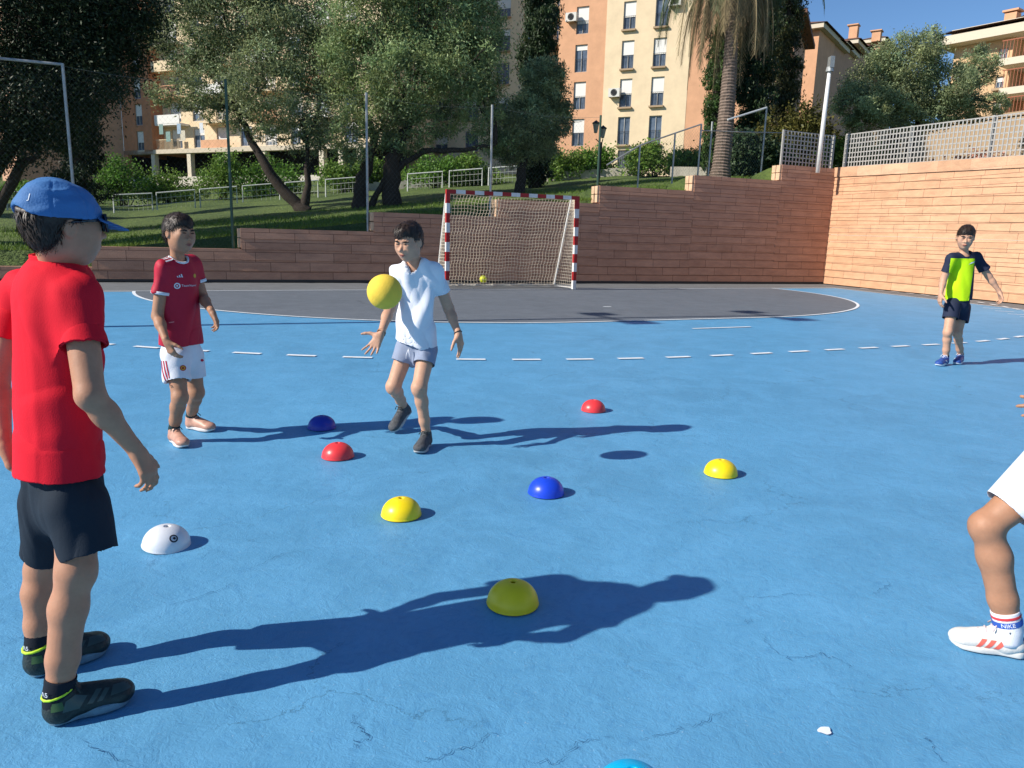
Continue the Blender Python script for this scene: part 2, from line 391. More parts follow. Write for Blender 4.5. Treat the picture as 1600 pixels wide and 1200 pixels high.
# ------------------------------------------------------------------ wall-top fence posts, chain link
m_galv = mat('galvanised_steel', (.36, .37, .36), .5, metal=.6, var=.2, scale=8)
m_green = mat('dark_green_post', (.05, .10, .07), .5)
m_wire = mat('fence_wire', (.20, .23, .21), .6, metal=.4)
tf = thing('chain_link_fence', 'tall thin chain link fence with steel posts along the stepped wall', 'fence', (-8.6, wall_y(-8.6)+.2, .7))
tops = lambda x: [t for x0, t in STEPS if x0 <= x][-1]
for px_, pm, bot in ((-11.6, m_galv, .29), (-8.62, m_galv, .29), (-5.6, m_green, .72), (-2.6, m_galv, 1.18), (.46, m_galv, 1.63), (3.44, m_green, 2.06)):
    mb = MB(); p = np.array([px_, wall_y(px_)+.18, 0]); mb.tube([p+UP*bot, p+UP*4.29], .03, 8); mb.build('post', pm, tf)
mb = MB(); a = np.array([-11.6, wall_y(-11.6)+.18, 4.27]); mb.tube([a+wdx*-.0, np.array([-8.62, wall_y(-8.62)+.18, 4.27])], .028, 8)
mb.build('top_rail', m_galv, tf)
def link_panel(mb, x0, x1, zb, zt, yoff, sp=.085, r=.0016):
    """diamond wires clipped to the panel; zb and zt are functions of x"""
    n = int((x1-x0+4.5)/sp)
    for sgn in (1, -1):
        for i in range(n):
            c = x0-4.5+i*sp if sgn > 0 else x0+i*sp
            # wire z = z0 + sgn*(x-c)*1.2
            seg = []
            for x in np.linspace(x0, x1, int((x1-x0)/.1)+2):
                z = (zb((x0+x1)/2) if sgn > 0 else zb((x0+x1)/2))+sgn*1.2*(x-c)
                if sgn < 0: z = zb((x0+x1)/2)+1.2*(c-x)
                if zb(x) <= z <= zt(x): seg.append((x, z))
            if len(seg) >= 2:
                a, b_ = seg[0], seg[-1]
                mb.tube([(a[0], wall_y(a[0])+yoff, a[1]), (b_[0], wall_y(b_[0])+yoff, b_[1])], r, 3, cap=False)
mb = MB()
xx = [-11.6, -8.62, -5.6, -2.6, .46, 3.44]
for a, b_ in zip(xx, xx[1:]):
    link_panel(mb, a, b_, lambda x, q=(a+b_)/2: tops(q), lambda x: 4.24, .18, sp=.10, r=.0008)
for h in (4.24,):
    for a, b_ in zip(xx[1:], xx[2:]):
        pts = [(x, wall_y(x)+.18, h-.10*sin(pi*(x-a)/(b_-a))) for x in np.linspace(a, b_, 7)]; mb.tube(pts, .003, 3, cap=False)
mb.build('wire_mesh', m_wire, tf)
# fence with a sloping rail behind the upper steps
tf = thing('chain_link_fence', 'chain link fence whose top rail slopes up beside the palm trunk', 'fence', (3.5, 3.6, 2.6))
def fp(px, py, off=1.3):       # on the plane behind the wall
    q = ray(px, py); nn = np.array([wdy[0], wdy[1], 0.]); d = (np.array([0, wall_y(0)+off, 0])-CP)@nn
    return CP+q*(d/(q@nn))
rail = [fp(948, 258), fp(1000, 227), fp(1055, 208), fp(1096, 194)]
rail2 = [fp(1137, 187), fp(1198, 168)]
for px_, top, bot in ((1000, 227, 274), (1055, 208, 273), (1096, 194, 262), (1113, 190, 262), (1198, 168, 256)):
    mb = MB(); a = fp(px_, top); g = float(gz(a[0], a[1])); mb.tube([(a[0], a[1], g-.1), a], .026, 8); mb.build('post', m_galv, tf)
mb = MB(); mb.tube(rail, .024, 6); mb.build('top_rail', m_galv, tf)
mb = MB(); mb.tube(rail2, .03, 6); mb.build('top_rail', mat('pale_rail', (.6, .62, .62), .5, metal=.2), tf)
mb = MB(); a, b_ = fp(1096, 204), fp(1232, 208); mb.tube([a, fp(1150, 206), b_], .018, 6); mb.build('middle_rail', m_galv, tf)
mb = MB()
def w2(a, b_, top, sp=.09):
    for sgn in (1, -1):
        for i in range(-30, int((b_-a)/sp)+30):
            seg = []
            for x in np.linspace(a, b_, 60):
                z = 2.5+(x-a)*1.15*sgn-i*sp*1.15*sgn
                y = wall_y(x)+1.3
                if float(gz(x, y)) < z < top(x): seg.append((x, y, z))
            if len(seg) >= 2: mb.tube([seg[0], seg[-1]], .0016, 3, cap=False)
X0, Z0, X1, Z1 = rail[0][0], rail[0][2], rail[3][0], rail[3][2]
w2(X0, X1, lambda x: Z0+(Z1-Z0)*(x-X0)/(X1-X0))
w2(X1, rail2[1][0], lambda x: a[2]-.05 if False else Z1)
mb.build('wire_mesh', m_wire, tf)

# ------------------------------------------------------------------ lattice fence on the right
m_lat = mat('weathered_lattice', (.36, .35, .33), .8, var=.2, scale=20)
def lattice(name, label, P, Q, h0, zP, zQ):
    """slatted grid between P and Q (ground plan), with posts"""
    t = thing(name, label, 'fence', (P[0], P[1], zP)); d = np.array([Q[0]-P[0], Q[1]-P[1], 0.]); Ln = np.linalg.norm(d); d /= Ln; nn = np.array([-d[1], d[0], 0])
    mb = MB(); sp = .118; n = int(Ln/sp); o = np.array([P[0], P[1], 0.])
    for i in range(n+1):
        s = i*Ln/n; z = zP+(zQ-zP)*s/Ln
        mb.box(o+d*s+UP*(z+h0/2+.04), .034, .010, h0, d, nn)
    m = int(h0/sp); sl = nrm(d*Ln+UP*(zQ-zP)); up = np.cross(sl, nn)*1.0
    if up[2] < 0: up = -up
    for k in range(m+1):
        c = o+d*Ln/2+UP*((zP+zQ)/2+.04+h0*k/m)
        mb.box(c+nn*.009, math.hypot(Ln, zQ-zP), .008, .030, sl, nn, up)
    mb.build('lattice_panel', m_lat, t)
    k = max(1, round(Ln/2.4))
    for i in range(k+1):
        s = Ln*i/k; z = zP+(zQ-zP)*s/Ln; mb = MB(); mb.box(o+d*s+nn*.04+UP*(z+h0/2), .06, .05, h0+.14, d, nn); mb.build('post', m_lat, t)
    return t
wz = 3.39
A_ = np.array([9.42, wall_y(9.42)+.2]); B_ = np.array([11.3, wall_y(11.3)+.2])
lattice('lattice_fence', 'short shaded lattice panel on top of the dark wall left of the corner', A_, B_, .95, wz-.02, wz-.04)
C_ = np.array([RA[0], RA[1]])+rdx[:2]*.05+rdy[:2]*.2; D_ = np.array([RA[0], RA[1]])+rdx[:2]*15+rdy[:2]*.2
lattice('lattice_fence', 'long pale lattice fence running along the top of the sunlit wall', C_, D_, .92, 3.40, 3.42*(1-.0112*15)-.02)

# ------------------------------------------------------------------ goal
m_wh = mat('white_goal_paint', (.74, .73, .70), .45, var=.12, scale=9)
m_rd = mat('red_goal_paint', (.36, .02, .022), .45, var=.2, scale=9)
m_net = mat('net_cord', (.70, .61, .48), .9)
t = thing('handball_goal', 'red and white striped handball goal with sagging cord net before the wall', 'goal', (0, 0, 0))
def striped(name, p0, p1, n, first, w=.08):
    mb = MB(); p0, p1 = np.array(p0, float), np.array(p1, float); d = p1-p0; L_ = np.linalg.norm(d); d = d/L_
    a = np.array([0, 1., 0]); b_ = np.cross(d, a)
    for i in range(n): mb.box(p0+d*L_*(i+.5)/n, L_/n, w, w, d, a, b_, m=(i+first) % 2)
    return mb.build(name, [m_rd, m_wh], t)
striped('goal_post', (-1.54, 0, 2.0), (-1.54, 0, 0), 10, 0); striped('goal_post', (1.54, 0, 2.0), (1.54, 0, 0), 10, 0)
striped('crossbar', (-1.58, 0, 2.04), (1.58, 0, 2.04), 15, 0)
for sx in (-1, 1):
    mb = MB(); mb.tube([(sx*1.54, .04, 2.03), (sx*1.50, .22, 2.0), (sx*1.48, .86, .03), (sx*1.54, .04, .03)], .022, 8)
    mb.build('side_frame', m_wh, t)
mb = MB(); mb.tube([(-1.48, .86, .03), (1.48, .86, .03)], .022, 8); mb.build('back_bar', m_wh, t)
def backpt(u, v):     # u 0..1 across, v 0..1 top to bottom
    x = -1.5+3*u; zt, zb = 2.0, .03; y = .16+(.84-.16)*v**.8; z = zt+(zb-zt)*v
    sag = sin(pi*u)*sin(pi*v)
    return np.array([x+.012*sin(37*v+9*u), y+.20*sag*(.5+.5*v)-.04*sin(pi*v), z-.02*sin(pi*u)-.01*sin(29*u)])
mb = MB(); nu, nv = 40, 28
for i in range(nu+1): mb.tube([backpt(i/nu, j/24) for j in range(25)], .0035, 3, cap=False)
for j in range(nv+1): mb.tube([backpt(i/34, j/nv) for i in range(35)], .0035, 3, cap=False)
for sx in (-1, 1):    # sides
    def sp_(a, v):
        z = 2.0+(.03-2.0)*v; yb = .16+(.84-.16)*v**.8; return np.array([sx*(1.5+.03*sin(pi*a)*sin(pi*v)), .05+(yb-.05)*a, z])
    for i in range(9): mb.tube([sp_(i/8, j/16) for j in range(17)], .0035, 3, cap=False)
    for j in range(nv+1): mb.tube([sp_(i/6, j/nv) for i in range(7)], .0035, 3, cap=False)
mb.build('net', m_net, t)
mb = MB(); mb.tube([(-1.45+2.9*i/20, .83+.03*sin(i*1.9), .035) for i in range(21)], [.03+.012*sin(i*2.3) for i in range(21)], 6); mb.build('net_roll', m_net, t)

# ------------------------------------------------------------------ floodlight mast outside the frame, hoops, lamp posts
t = thing('floodlight_mast', 'tall steel floodlight mast standing at the left edge of the court', 'floodlight', (0, 0, 0))
def shadow_src(px, py, h):
    g = ground(px, py); k = h/math.tan(SUN_EL); return np.array([g[0]-k*cos(SUN_AZ), g[1]-k*sin(SUN_AZ), h])
b1 = shadow_src(953, 497, 7.0); hx = b1[0]; hy = b1[1]
t.location = (hx, hy, 0)
mb = MB(); mb.tube([(hx, hy, 0), (hx, hy, 9.2)], [.07, .045], 10); mb.build('pole', m_galv, t, True)
for h in (7.0, 8.95):
    mb = MB(); mb.tube([(hx, hy-.75, h), (hx, hy+.75, h)], .035, 6); mb.build('crossarm', m_galv, t)
    for dy in (-.55, .55):
        mb = MB(); mb.box((hx+.12, hy+dy, h-.0), .16, .42, .26); mb.build('lamp_head', m_galv, t)
# leaning white lamp pole by the lattice
t = thing('lamp_pole', 'leaning white lamp pole rising behind the corner of the two walls', 'lamp pole', (0, 0, 0))
a = at(1279, 256, 22.2); b_ = at(1296, 112, 22.2); t.location = tuple(a-UP*.1)
mb = MB(); mb.tube([a-UP*.25, a*.5+b_*.5, b_], [.062, .062, .05], 12); mb.build('pole', m_wh, t, True)
mb = MB(); mb.tube([b_, b_+UP*.12], [.11, .09], 10); mb.box(b_+UP*.25+RGT*.02, .12, .2, .3, RGT, HEAD); mb.build('lamp_head', m_galv, t)
t = thing('street_lamp', 'small dark lantern street lamp before the orange and cream facade', 'street lamp', (0, 0, 0))
a = at(936, 262, 30); b_ = at(940, 222, 30); gzz = float(gz(a[0], a[1])); t.location = (a[0], a[1], gzz)
m_iron = mat('black_iron', (.03, .03, .032), .5)
mb = MB(); mb.tube([(a[0], a[1], gzz-.1), b_], [.05, .035], 8)
for px_ in (931, 942): mb.tube([b_-UP*.1, at(px_, 217, 30)], .02, 6)
mb.build('pole', m_iron, t)
for px_, py_ in ((931, 200), (942, 208)):
    c = at(px_, py_, 30); mb = MB(); mb.lathe(c, [(.0, .30), (.05, .26), (.17, .18), (.15, .15)], 6, 0); mb.lathe(c, [(.14, .15), (.07, -.18), (.0, -.2)], 6, 1)
    mb.build('lantern', [m_iron, mat('lantern_glass', (.5, .42, .33), .2)], t)
# hoop railings
m_hoop = mat('hoop_paint', (.62, .64, .62), .6)
def hoop(pxa, pxb, pyt, pyb, d, label):
    A, B = polar(pxa+1, d), polar(pxb-3, d*1.0); zA, zB = float(gz(*A)), float(gz(*B))
    hgt = .74
    t = thing('hoop_railing', label, 'railing', (A[0], A[1], zA), 'low hoop railings behind the grass')
    mb = MB(); a0, b0 = np.array([*A, zA]), np.array([*B, zB])
    mb.tube([a0-UP*.1, a0+UP*hgt, b0+UP*hgt, b0-UP*.1], .036, 6); mb.build('frame', m_hoop, t)
    mb = MB()
    for f in (.35, .7): mb.tube([a0+UP*hgt*f, b0+UP*hgt*f], .008, 4)
    for i in range(1, 8):
        q = a0+(b0-a0)*i/8; mb.tube([q+UP*.05, q+UP*hgt], .0035, 4)
    mb.build('infill_bars', m_hoop, t)
HO = [(-62, 2), (8, 40), (60, 120), (175, 240), (243, 307), (311, 373), (378, 440), (445, 500), (508, 560), (636, 694), (701, 756), (762, 815)]
desc = ['far left hoop railing, mostly out of the picture', 'hoop railing just left of the blue cap', 'hoop railing hidden mostly behind the dark conifer',
 'hoop railing right beside the dark conifer trunk', 'hoop railing above the head of the boy in the football jersey', 'hoop railing crossed by the dark green fence post',
 'hoop railing just left of the leaning olive trunk', 'hoop railing right behind the leaning olive trunk', 'hoop railing left of the double olive trunks',
 'hoop railing above the left end of the crossbar', 'hoop railing above the middle of the crossbar', 'hoop railing left of the big cypress foot']
for (a, b_), l in zip(HO, desc): hoop(a, b_, 0, 0, 36 if a < 600 else 34, l)
t = thing('low_wall', 'low pale kerb wall at the foot of the bushes behind the goal', 'wall', (0, 0, 0))
mb = MB()
for (p, q, d) in ((845, 1000, 34), (1045, 1105, 31), (560, 700, 38)):
    A, B = polar(p, d), polar(q, d); n_ = 6
    for i in range(n_):
        a0 = A+(B-A)*i/n_; b0 = A+(B-A)*(i+1)/n_; z = float(gz(*((a0+b0)/2))); dd = nrm([*(b0-a0), 0])
        mb.box([*((a0+b0)/2), z+.1], float(np.linalg.norm(b0-a0))-.003, .25, .5, dd, np.cross(UP, dd))
t.location = (float(polar(845, 34)[0]), float(polar(845, 34)[1]), float(gz(*polar(845, 34))))
mb.build('blocks', mat('pale_stone', (.5, .46, .38), .9, var=.2), t)

# ------------------------------------------------------------------ buildings
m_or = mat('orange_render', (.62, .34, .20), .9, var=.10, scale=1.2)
m_cr = mat('cream_render', (.72, .57, .38), .9, var=.08, scale=1.2)
m_blind = mat('white_blind', (.72, .70, .66), .6)
m_glass = mat('window_glass', (.10, .125, .165), .12, spec=.6, var=.5, scale=1.5)
m_frame = mat('window_frame', (.45, .44, .42), .5)
m_dark = mat('dark_opening', (.02, .02, .022), .8)
m_sill = mat('stone_sill', (.38, .27, .17), .8)
m_roof = mat('roof_tile', (.16, .085, .06), .9, var=.3, scale=3)
m_brk = mat('brick_orange', (.50, .225, .12), .9, var=.14, scale=2, bump=.4, bscale=12)
m_shadebr = mat('shade_brown_render', (.50, .29, .19), .9, var=.12, scale=2)  # brown stands for render lying in shade
def facade(mb, O, U_, N_, u0, u1, z0, z1, holes, m=0, rev=.2):
    """wall face with openings; holes = (u0,u1,z0,z1); N_ points outwards"""
    us = sorted({u0, u1, *[h[0] for h in holes], *[h[1] for h in holes]}); zs = sorted({z0, z1, *[h[2] for h in holes], *[h[3] for h in holes]})
    us = [u for u in us if u0 <= u <= u1]; zs = [z for z in zs if z0 <= z <= z1]
    P = lambda u, z, d=0: O+U_*u+UP*z-N_*d
    for a, b_ in zip(us, us[1:]):
        for c, d in zip(zs, zs[1:]):
            mu, mz = (a+b_)/2, (c+d)/2
            if any(h[0] < mu < h[1] and h[2] < mz < h[3] for h in holes): continue
            mb.add([P(a, c), P(b_, c), P(b_, d), P(a, d)], [(0, 1, 2, 3)], m)
    for h in holes:
        a, b_, c, d = h
        mb.add([P(a, c), P(b_, c), P(b_, d), P(a, d), P(a, c, rev), P(b_, c, rev), P(b_, d, rev), P(a, d, rev)],
               [(0, 4, 5, 1), (1, 5, 6, 2), (2, 6, 7, 3), (3, 7, 4, 0)], m)
def window(par, O, U_, N_, h, blind=.5, bars=True, sill=True, glass=None, dk=.2):
    a, b_, c, d = h; cu, cz, W_, H_ = (a+b_)/2, (c+d)/2, b_-a, d-c
    Pt = lambda u, z, q: O+U_*u+UP*z+N_*q
    mb = MB(); t_ = .05
    for (uu, zz, sx, sz) in ((a+t_/2, cz, t_, H_), (b_-t_/2, cz, t_, H_), (cu, c+t_/2, W_-2*t_, t_), (cu, d-t_/2, W_-2*t_, t_), (cu, (c+t_+d-H_*blind)/2, .04, H_*(1-blind)-2*t_)):
        if sz > 0: mb.box(Pt(uu, zz, -.12), sx, .05, sz, U_, N_)
    w = mb.build('window', m_frame, par)
    mb = MB(); mb.box(Pt(cu, cz, -.17), W_-.002, .02, H_-.002, U_, N_); g = mb.build('pane', glass or m_glass, w); g.location = (0, 0, 0)
    def fix(o): o.matrix_parent_inverse = Matrix.Identity(4)
    if blind > 0:
        mb = MB(); mb.box(Pt(cu, d-H_*blind/2-.01, -.13), W_-.11, .02, H_*blind-.02, U_, N_)
        mb.build('blind', m_blind, w)
    if bars:
        mb = MB(); zt = c+H_*.48
        for i in range(7): mb.box(Pt(a+W_*(i+.5)/7, (c+zt)/2, -.04), .016, .016, zt-c, U_, N_)
        mb.box(Pt(cu, zt, -.04), W_, .02, .02, U_, N_); mb.build('guard_bars', m_iron, w)
    if sill:
        mb = MB(); mb.box(Pt(cu, c-.07, .1), W_+.12, .24, .12, U_, N_); mb.build('sill', m_sill, w)
    return w
def build_child_fix():
    # second-level children were built with world coordinates relative to a child at the origin of its thing
    pass
def UV3(az): return np.array([sin(radians(az)), cos(radians(az)), 0.]), np.array([-cos(radians(az-0)), sin(radians(az)), 0.])*0
def bld_axes(az):
    U_ = np.array([sin(radians(az)), cos(radians(az)), 0.]); N_ = np.array([U_[1], -U_[0], 0.]);
    return U_, N_
def solid_back(mb, O, U_, N_, u0, u1, z0, z1, D_, m=0, top=True):
    P = lambda u, z, d: O+U_*u+UP*z-N_*d
    mb.add([P(u0, z0, 0), P(u0, z1, 0), P(u0, z1, D_), P(u0, z0, D_)], [(0, 1, 2, 3)], m)
    mb.add([P(u1, z0, 0), P(u1, z0, D_), P(u1, z1, D_), P(u1, z1, 0)], [(0, 1, 2, 3)], m)
    mb.add([P(u0, z0, D_), P(u1, z0, D_), P(u1, z1, D_), P(u0, z1, D_)], [(0, 1, 2, 3)], m)
    if top: mb.add([P(u0, z1, 0), P(u1, z1, 0), P(u1, z1, D_), P(u0, z1, D_)], [(0, 1, 2, 3)], m)
rb = random.Random(11)
# main orange and cream block
U_, N_ = bld_axes(139)
O = np.array([*polar(895, 59, 150), 0.])
MBT = thing('apartment_building', 'tall orange and cream apartment block with white blinds behind the cypress and palm', 'building', O)
FL = [(18.75, 20.65), (16.1, 18.0), (13.42, 15.36), (10.76, 12.74), (8.1, 10.08), (21.4, 23.3)]
cols = [(.05, 1.02), (3.67, 4.6), (6.02, 6.97)]
holes = {0: [], 1: [], 2: []}
for i, (a, b_) in enumerate(cols):
    for (c, d) in FL: holes[0 if i == 0 else 1].append((a, b_, c, d))
door = (3.78, 5.0, 5.2, 7.72); holes[1].append(door)
H_T = 25
mb = MB(); facade(mb, O, U_, N_, -1.3, 2.4, 3, H_T, holes[0]); solid_back(mb, O, U_, N_, -1.3, 2.4, 3, H_T, 9)
mb.build('orange_wall', m_or, MBT)
mb = MB(); facade(mb, O+N_*.02, U_, N_, 2.4, 8.65, 3, H_T, holes[1]); solid_back(mb, O+N_*.02, U_, N_, 2.4, 8.65, 3, H_T, 9)
mb.build('cream_wall', m_cr, MBT)
mb = MB(); facade(mb, O, U_, N_, 8.65, 13.2, 3, H_T, []); solid_back(mb, O, U_, N_, 8.65, 13.2, 3, H_T, 9); mb.build('orange_wall', m_or, MBT)
O2 = O-N_*.6
mb = MB(); hh = [(13.9, 14.5, z, z+1.4) for z in (8.2, 10.9, 13.5)]
facade(mb, O2, U_, N_, 13.2, 15.5, 3, 16.0, hh); solid_back(mb, O2, U_, N_, 13.2, 15.5, 3, 16.0, 9)
mb.build('shade_brown_wall', m_shadebr, MBT)  # end section coloured brown to stand for shade on it
mb = MB(); c = O2+U_*14.5+UP*16.15-N_*4; mb.box(c, 3.4, 10, .25, U_, N_)
mb.add([O2+U_*12.8+UP*16.3+N_*1, O2+U_*16.2+UP*16.3+N_*1, O2+U_*16.2+UP*16.3-N_*9, O2+U_*12.8+UP*16.3-N_*9, O2+U_*14+UP*17.6-N_*4, O2+U_*13.4+UP*17.6-N_*4], [(0, 1, 4, 5), (1, 2, 4), (2, 3, 5, 4), (3, 0, 5)])
mb.build('roof', m_roof, MBT)
for h in hh: window(MBT, O2, U_, N_, h, .4, False, False)
for i, (a, b_) in enumerate(cols):
    for j, (c, d) in enumerate(FL):
        bl = {(0, 1): .62, (0, 2): .2, (0, 3): .55, (0, 4): .5, (1, 1): .55, (1, 2): .5, (1, 3): .55, (1, 4): .0, (2, 1): .05, (2, 2): .55, (2, 3): .55, (2, 4): .0}.get((i, j), .5)
        window(MBT, O+(N_*.02 if i else 0), U_, N_, (a, b_, c, d), bl, True, i > 0)
mb = MB(); mb.box(O+U_*4.39+UP*6.5-N_*.1, 1.2, .05, 2.5, U_, N_)
for k in range(9): mb.box(O+U_*(3.86+k*.132)+UP*6.5-N_*.06, .03, .03, 2.4, U_, N_)
mb.build('metal_door', mat('gray_door', (.10, .11, .12), .5), MBT)
# air conditioners (things fixed on the wall of the building: parts of it)
for (px_, py_) in ((893, 27), (960, 145), (1055, 2)):
    q = onplane(px_, py_, O[:2]+N_[:2]*.3, N_); mb = MB(); mb.box(q, .85, .32, .6, U_, N_); ac = mb.build('air_conditioner', mat('ac_white', (.62, .6, .55), .5), MBT)
    mb = MB(); mb.lathe(q+N_*.165, [(.24, .0), (.24, .012), (.2, .012), (.2, 0)], 16, 0, axis=N_); mb.lathe(q+N_*.17, [(0.0, 0), (.19, .0)], 12, 0, axis=N_); mb.build('fan_grille', m_dark, ac)
    mb = MB()
    for s in (-.3, .3): mb.box(q+U_*s-UP*.34-N_*.0, .04, .5, .04, U_, N_)
    mb.build('bracket', m_iron, ac)
# set-back part left of the orange tower
O3 = O-N_*3.2
hh = [(u, u+1.3, z, z+1.7) for u in (-26, -23, -20, -17, -14, -11, -8.2, -5.6, -2.9) for z in (8.3, 10.9, 13.6, 16.2, 18.8, 21.4)]
mb = MB(); facade(mb, O3, U_, N_, -30, -1.35, 3, H_T, hh); solid_back(mb, O3, U_, N_, -30, -1.35, 3, H_T, 6); mb.build('set_back_wall', m_cr, MBT)
for h in hh: window(MBT, O3, U_, N_, h, rb.choice([.3, .6, 0]), False, True)
for z in (8.0, 10.65, 13.3, 15.9, 18.5, 21.1):
    mb = MB(); mb.box(O3+U_*-2.6+UP*z+N_*1.0, 2.3, 2.0, .18, U_, N_)
    mb.box(O3+U_*-2.6+UP*(z+.95)+N_*1.98, 2.3, .05, .05, U_, N_)
    for k in range(14): mb.box(O3+U_*(-3.7+k*.17)+UP*(z+.5)+N_*1.98, .02, .02, .84, U_, N_)
    mb.build('balcony', m_sill, MBT)

# long block on the left
OL = np.array([*polar(237, 72, 200), 0.])
LBT = thing('apartment_building', 'cream and orange block with dark ground floor openings seen between the olive trees', 'building', OL)
def pu(px_, py_, OO=OL, NN=N_, UU=U_):
    X = onplane(px_, py_, OO[:2], NN); return float((X-OO)@UU), float(X[2])
zb = pu(290, 239)[1]; zlow = pu(290, 276)[1]; fl = pu(215, 121)[1]-pu(215, 163)[1]
uT0, uT1 = pu(190, 180)[0], 0.
wt = [pu(215, y)[1] for y in (121, 163, 205)]
uw0, uw1 = pu(211, 180)[0], pu(222, 180)[0]
hh = [(uw0, uw1, t_-1.7, t_) for t_ in wt+[wt[0]+fl, wt[0]+2*fl]]
mb = MB(); facade(mb, OL, U_, N_, uT0, uT1, zb, 24, hh); solid_back(mb, OL, U_, N_, uT0, uT1, zb, 24, 8)
mb.box(OL+U_*(uT0+.2)+UP*(zb+2)/2-N_*.2, .4, .4, zb-2, U_, N_)
mb.build('orange_wall', m_brk, LBT)
for h in hh: window(LBT, OL, U_, N_, h, .55, False, False)
# shaded side wing at the far left
Us = nrm([-.95, -.3, 0])*-1; Ns = np.array([Us[1], -Us[0], 0.])
Ns = Ns if Ns[1] < 0 else -Ns
A0 = OL+U_*uT0
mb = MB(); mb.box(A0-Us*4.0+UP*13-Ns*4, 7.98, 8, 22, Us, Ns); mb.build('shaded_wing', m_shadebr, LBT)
# cream facade set back slightly, running right
uE = 22.5
OC = OL-N_*1.2
zf = [zb+.55+i*fl for i in range(7)]
hh = []; k = 0
u = .9
while u < uE-2:
    for z in zf: hh.append((u, u+1.25, z, z+1.55))
    u += 2.6
mb = MB(); facade(mb, OC, U_, N_, .01, uE, zb+.35, 26, hh); solid_back(mb, OC, U_, N_, .01, uE, zb+.35, 26, 7)
mb.build('cream_wall', m_cr, LBT)
for i, h in enumerate(hh):
    if h[2] < 17.5: window(LBT, OC, U_, N_, h, rb.choice([.1, .35, .6, .8]), False, False)
    else:
        mb = MB(); mb.box(OC+U_*(h[0]+h[1])/2+UP*(h[2]+h[3])/2-N_*.15, 1.24, .02, 1.54, U_, N_); mb.build('window', m_glass, LBT)
for j, z in enumerate(zf[:5]):
    for q, u in enumerate(np.arange(.2, uE-3, 5.2)):
        mb = MB(); mb.box(OC+U_*(u+1.4)+UP*(z-.3)+N_*.5, 2.9, 1.0, .16, U_, N_)
        if (q+j) % 2:
            mb.box(OC+U_*(u+1.4)+UP*(z+.1)+N_*.98, 2.9, .08, .7, U_, N_)
        else:
            mb.box(OC+U_*(u+1.4)+UP*(z+.6)+N_*.98, 2.9, .05, .05, U_, N_)
            for k in range(20): mb.box(OC+U_*(u+.05+k*.143)+UP*(z+.2)+N_*.98, .025, .025, .8, U_, N_)
        mb.build('balcony', [m_cr, m_or, m_blind][(q+2*j) % 3], LBT)
# ground floor: beam, columns, dark arcade
mb = MB(); mb.box(OL+U_*(uE+uT0)/2+UP*(zb+.17)-N_*.3, uE-uT0, .6, .34, U_, N_); mb.build('ground_floor_beam', mat('pale_beam', (.55, .47, .36), .8), LBT)
cb_ = mat('pale_column', (.62, .54, .42), .8)
for px_ in (238, 294, 352, 410, 501, 531, 560):
    u = pu(px_, 255)[0]; mb = MB(); mb.box(OL+U_*u+UP*(zb+zlow-1.5)/2-N_*.3, .42, .42, zb-zlow+1.5, U_, N_); mb.build('column', cb_, LBT)
mb = MB(); mb.box(OL+U_*(uE+uT0-16)/2+UP*(zb+1)/2-N_*4.5, uE-uT0+16, .2, zb+.9, U_, N_); mb.build('arcade_back_wall', m_dark, LBT)
mb = MB(); mb.box(OL+U_*(uE+uT0)/2+UP*(zlow-1.2)+N_*.0, uE-uT0, .25, 2.4, U_, N_); mb.build('parapet', mat('pale_parapet', (.55, .5, .42), .85), LBT)
# washing on the first balconies
for i in range(5):
    u, z = pu(243+i*15+rb.random()*14, 200+rb.random()*14); mb = MB(); mb.box(OL+U_*u+UP*z+N_*.15, .35+.2*rb.random(), .02, .8, U_, N_)
    mb.build('hanging_laundry', mat('laundry', rb.choice([(.6, .62, .65), (.3, .4, .5), (.55, .5, .4), (.2, .3, .28)]), .9), LBT)

# stepped block at the upper right
RB1 = thing('apartment_building', 'orange block with a white cornice and stepped tiled roofs, right of the tall cypresses', 'building', (49, 42, 0))
U2, N2 = bld_axes(150)
def pw(px_, py_, d): q = ray(px_, py_); return CP+q*d/np.hypot(*q[:2])
specs = [(1229, 1281, 46, 80), (1286, 1300, 60, 86), (1303, 1318, 70, 91), (1319, 1336, 66, 97), (1340, 1352, 76, 103), (1354, 1378, 64, 110)]
for i, (pa, pb, yt, d) in enumerate(specs):
    A = pw(pa, yt+12, d); zt = pw(pa, yt, d)[2]; u = float((onplane(pb, yt, A[:2], N2)-A)@U2); A = np.array([A[0], A[1], 0.])
    mb = MB(); hh = [] if i == 0 else [(u*.3, u*.7, zt-3.2-k*2.8, zt-1.7-k*2.8) for k in range(4)]
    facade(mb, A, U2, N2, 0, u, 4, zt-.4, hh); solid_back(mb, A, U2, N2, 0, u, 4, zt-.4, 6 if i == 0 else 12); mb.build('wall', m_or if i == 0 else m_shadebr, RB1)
    for h in hh: window(RB1, A, U2, N2, h, .3, False, False)
    mb = MB(); mb.box(A+U2*u/2+UP*(zt-.18)-N2*2.6, u+1.0, 6.6, .42, U2, N2); mb.build('cornice', cb_, RB1)
    mb = MB(); B0 = A+UP*(zt+.04); e = .8
    mb.add([B0-U2*e+N2*e, B0+U2*(u+e)+N2*e, B0+U2*(u+e)-N2*6.5, B0-U2*e-N2*6.5, B0+U2*u*.5-N2*2+UP*.9, B0+U2*u*.5-N2*4+UP*.9], [(0, 1, 4), (1, 2, 5, 4), (2, 3, 5), (3, 0, 4, 5)])
    mb.build('roof', m_roof, RB1)
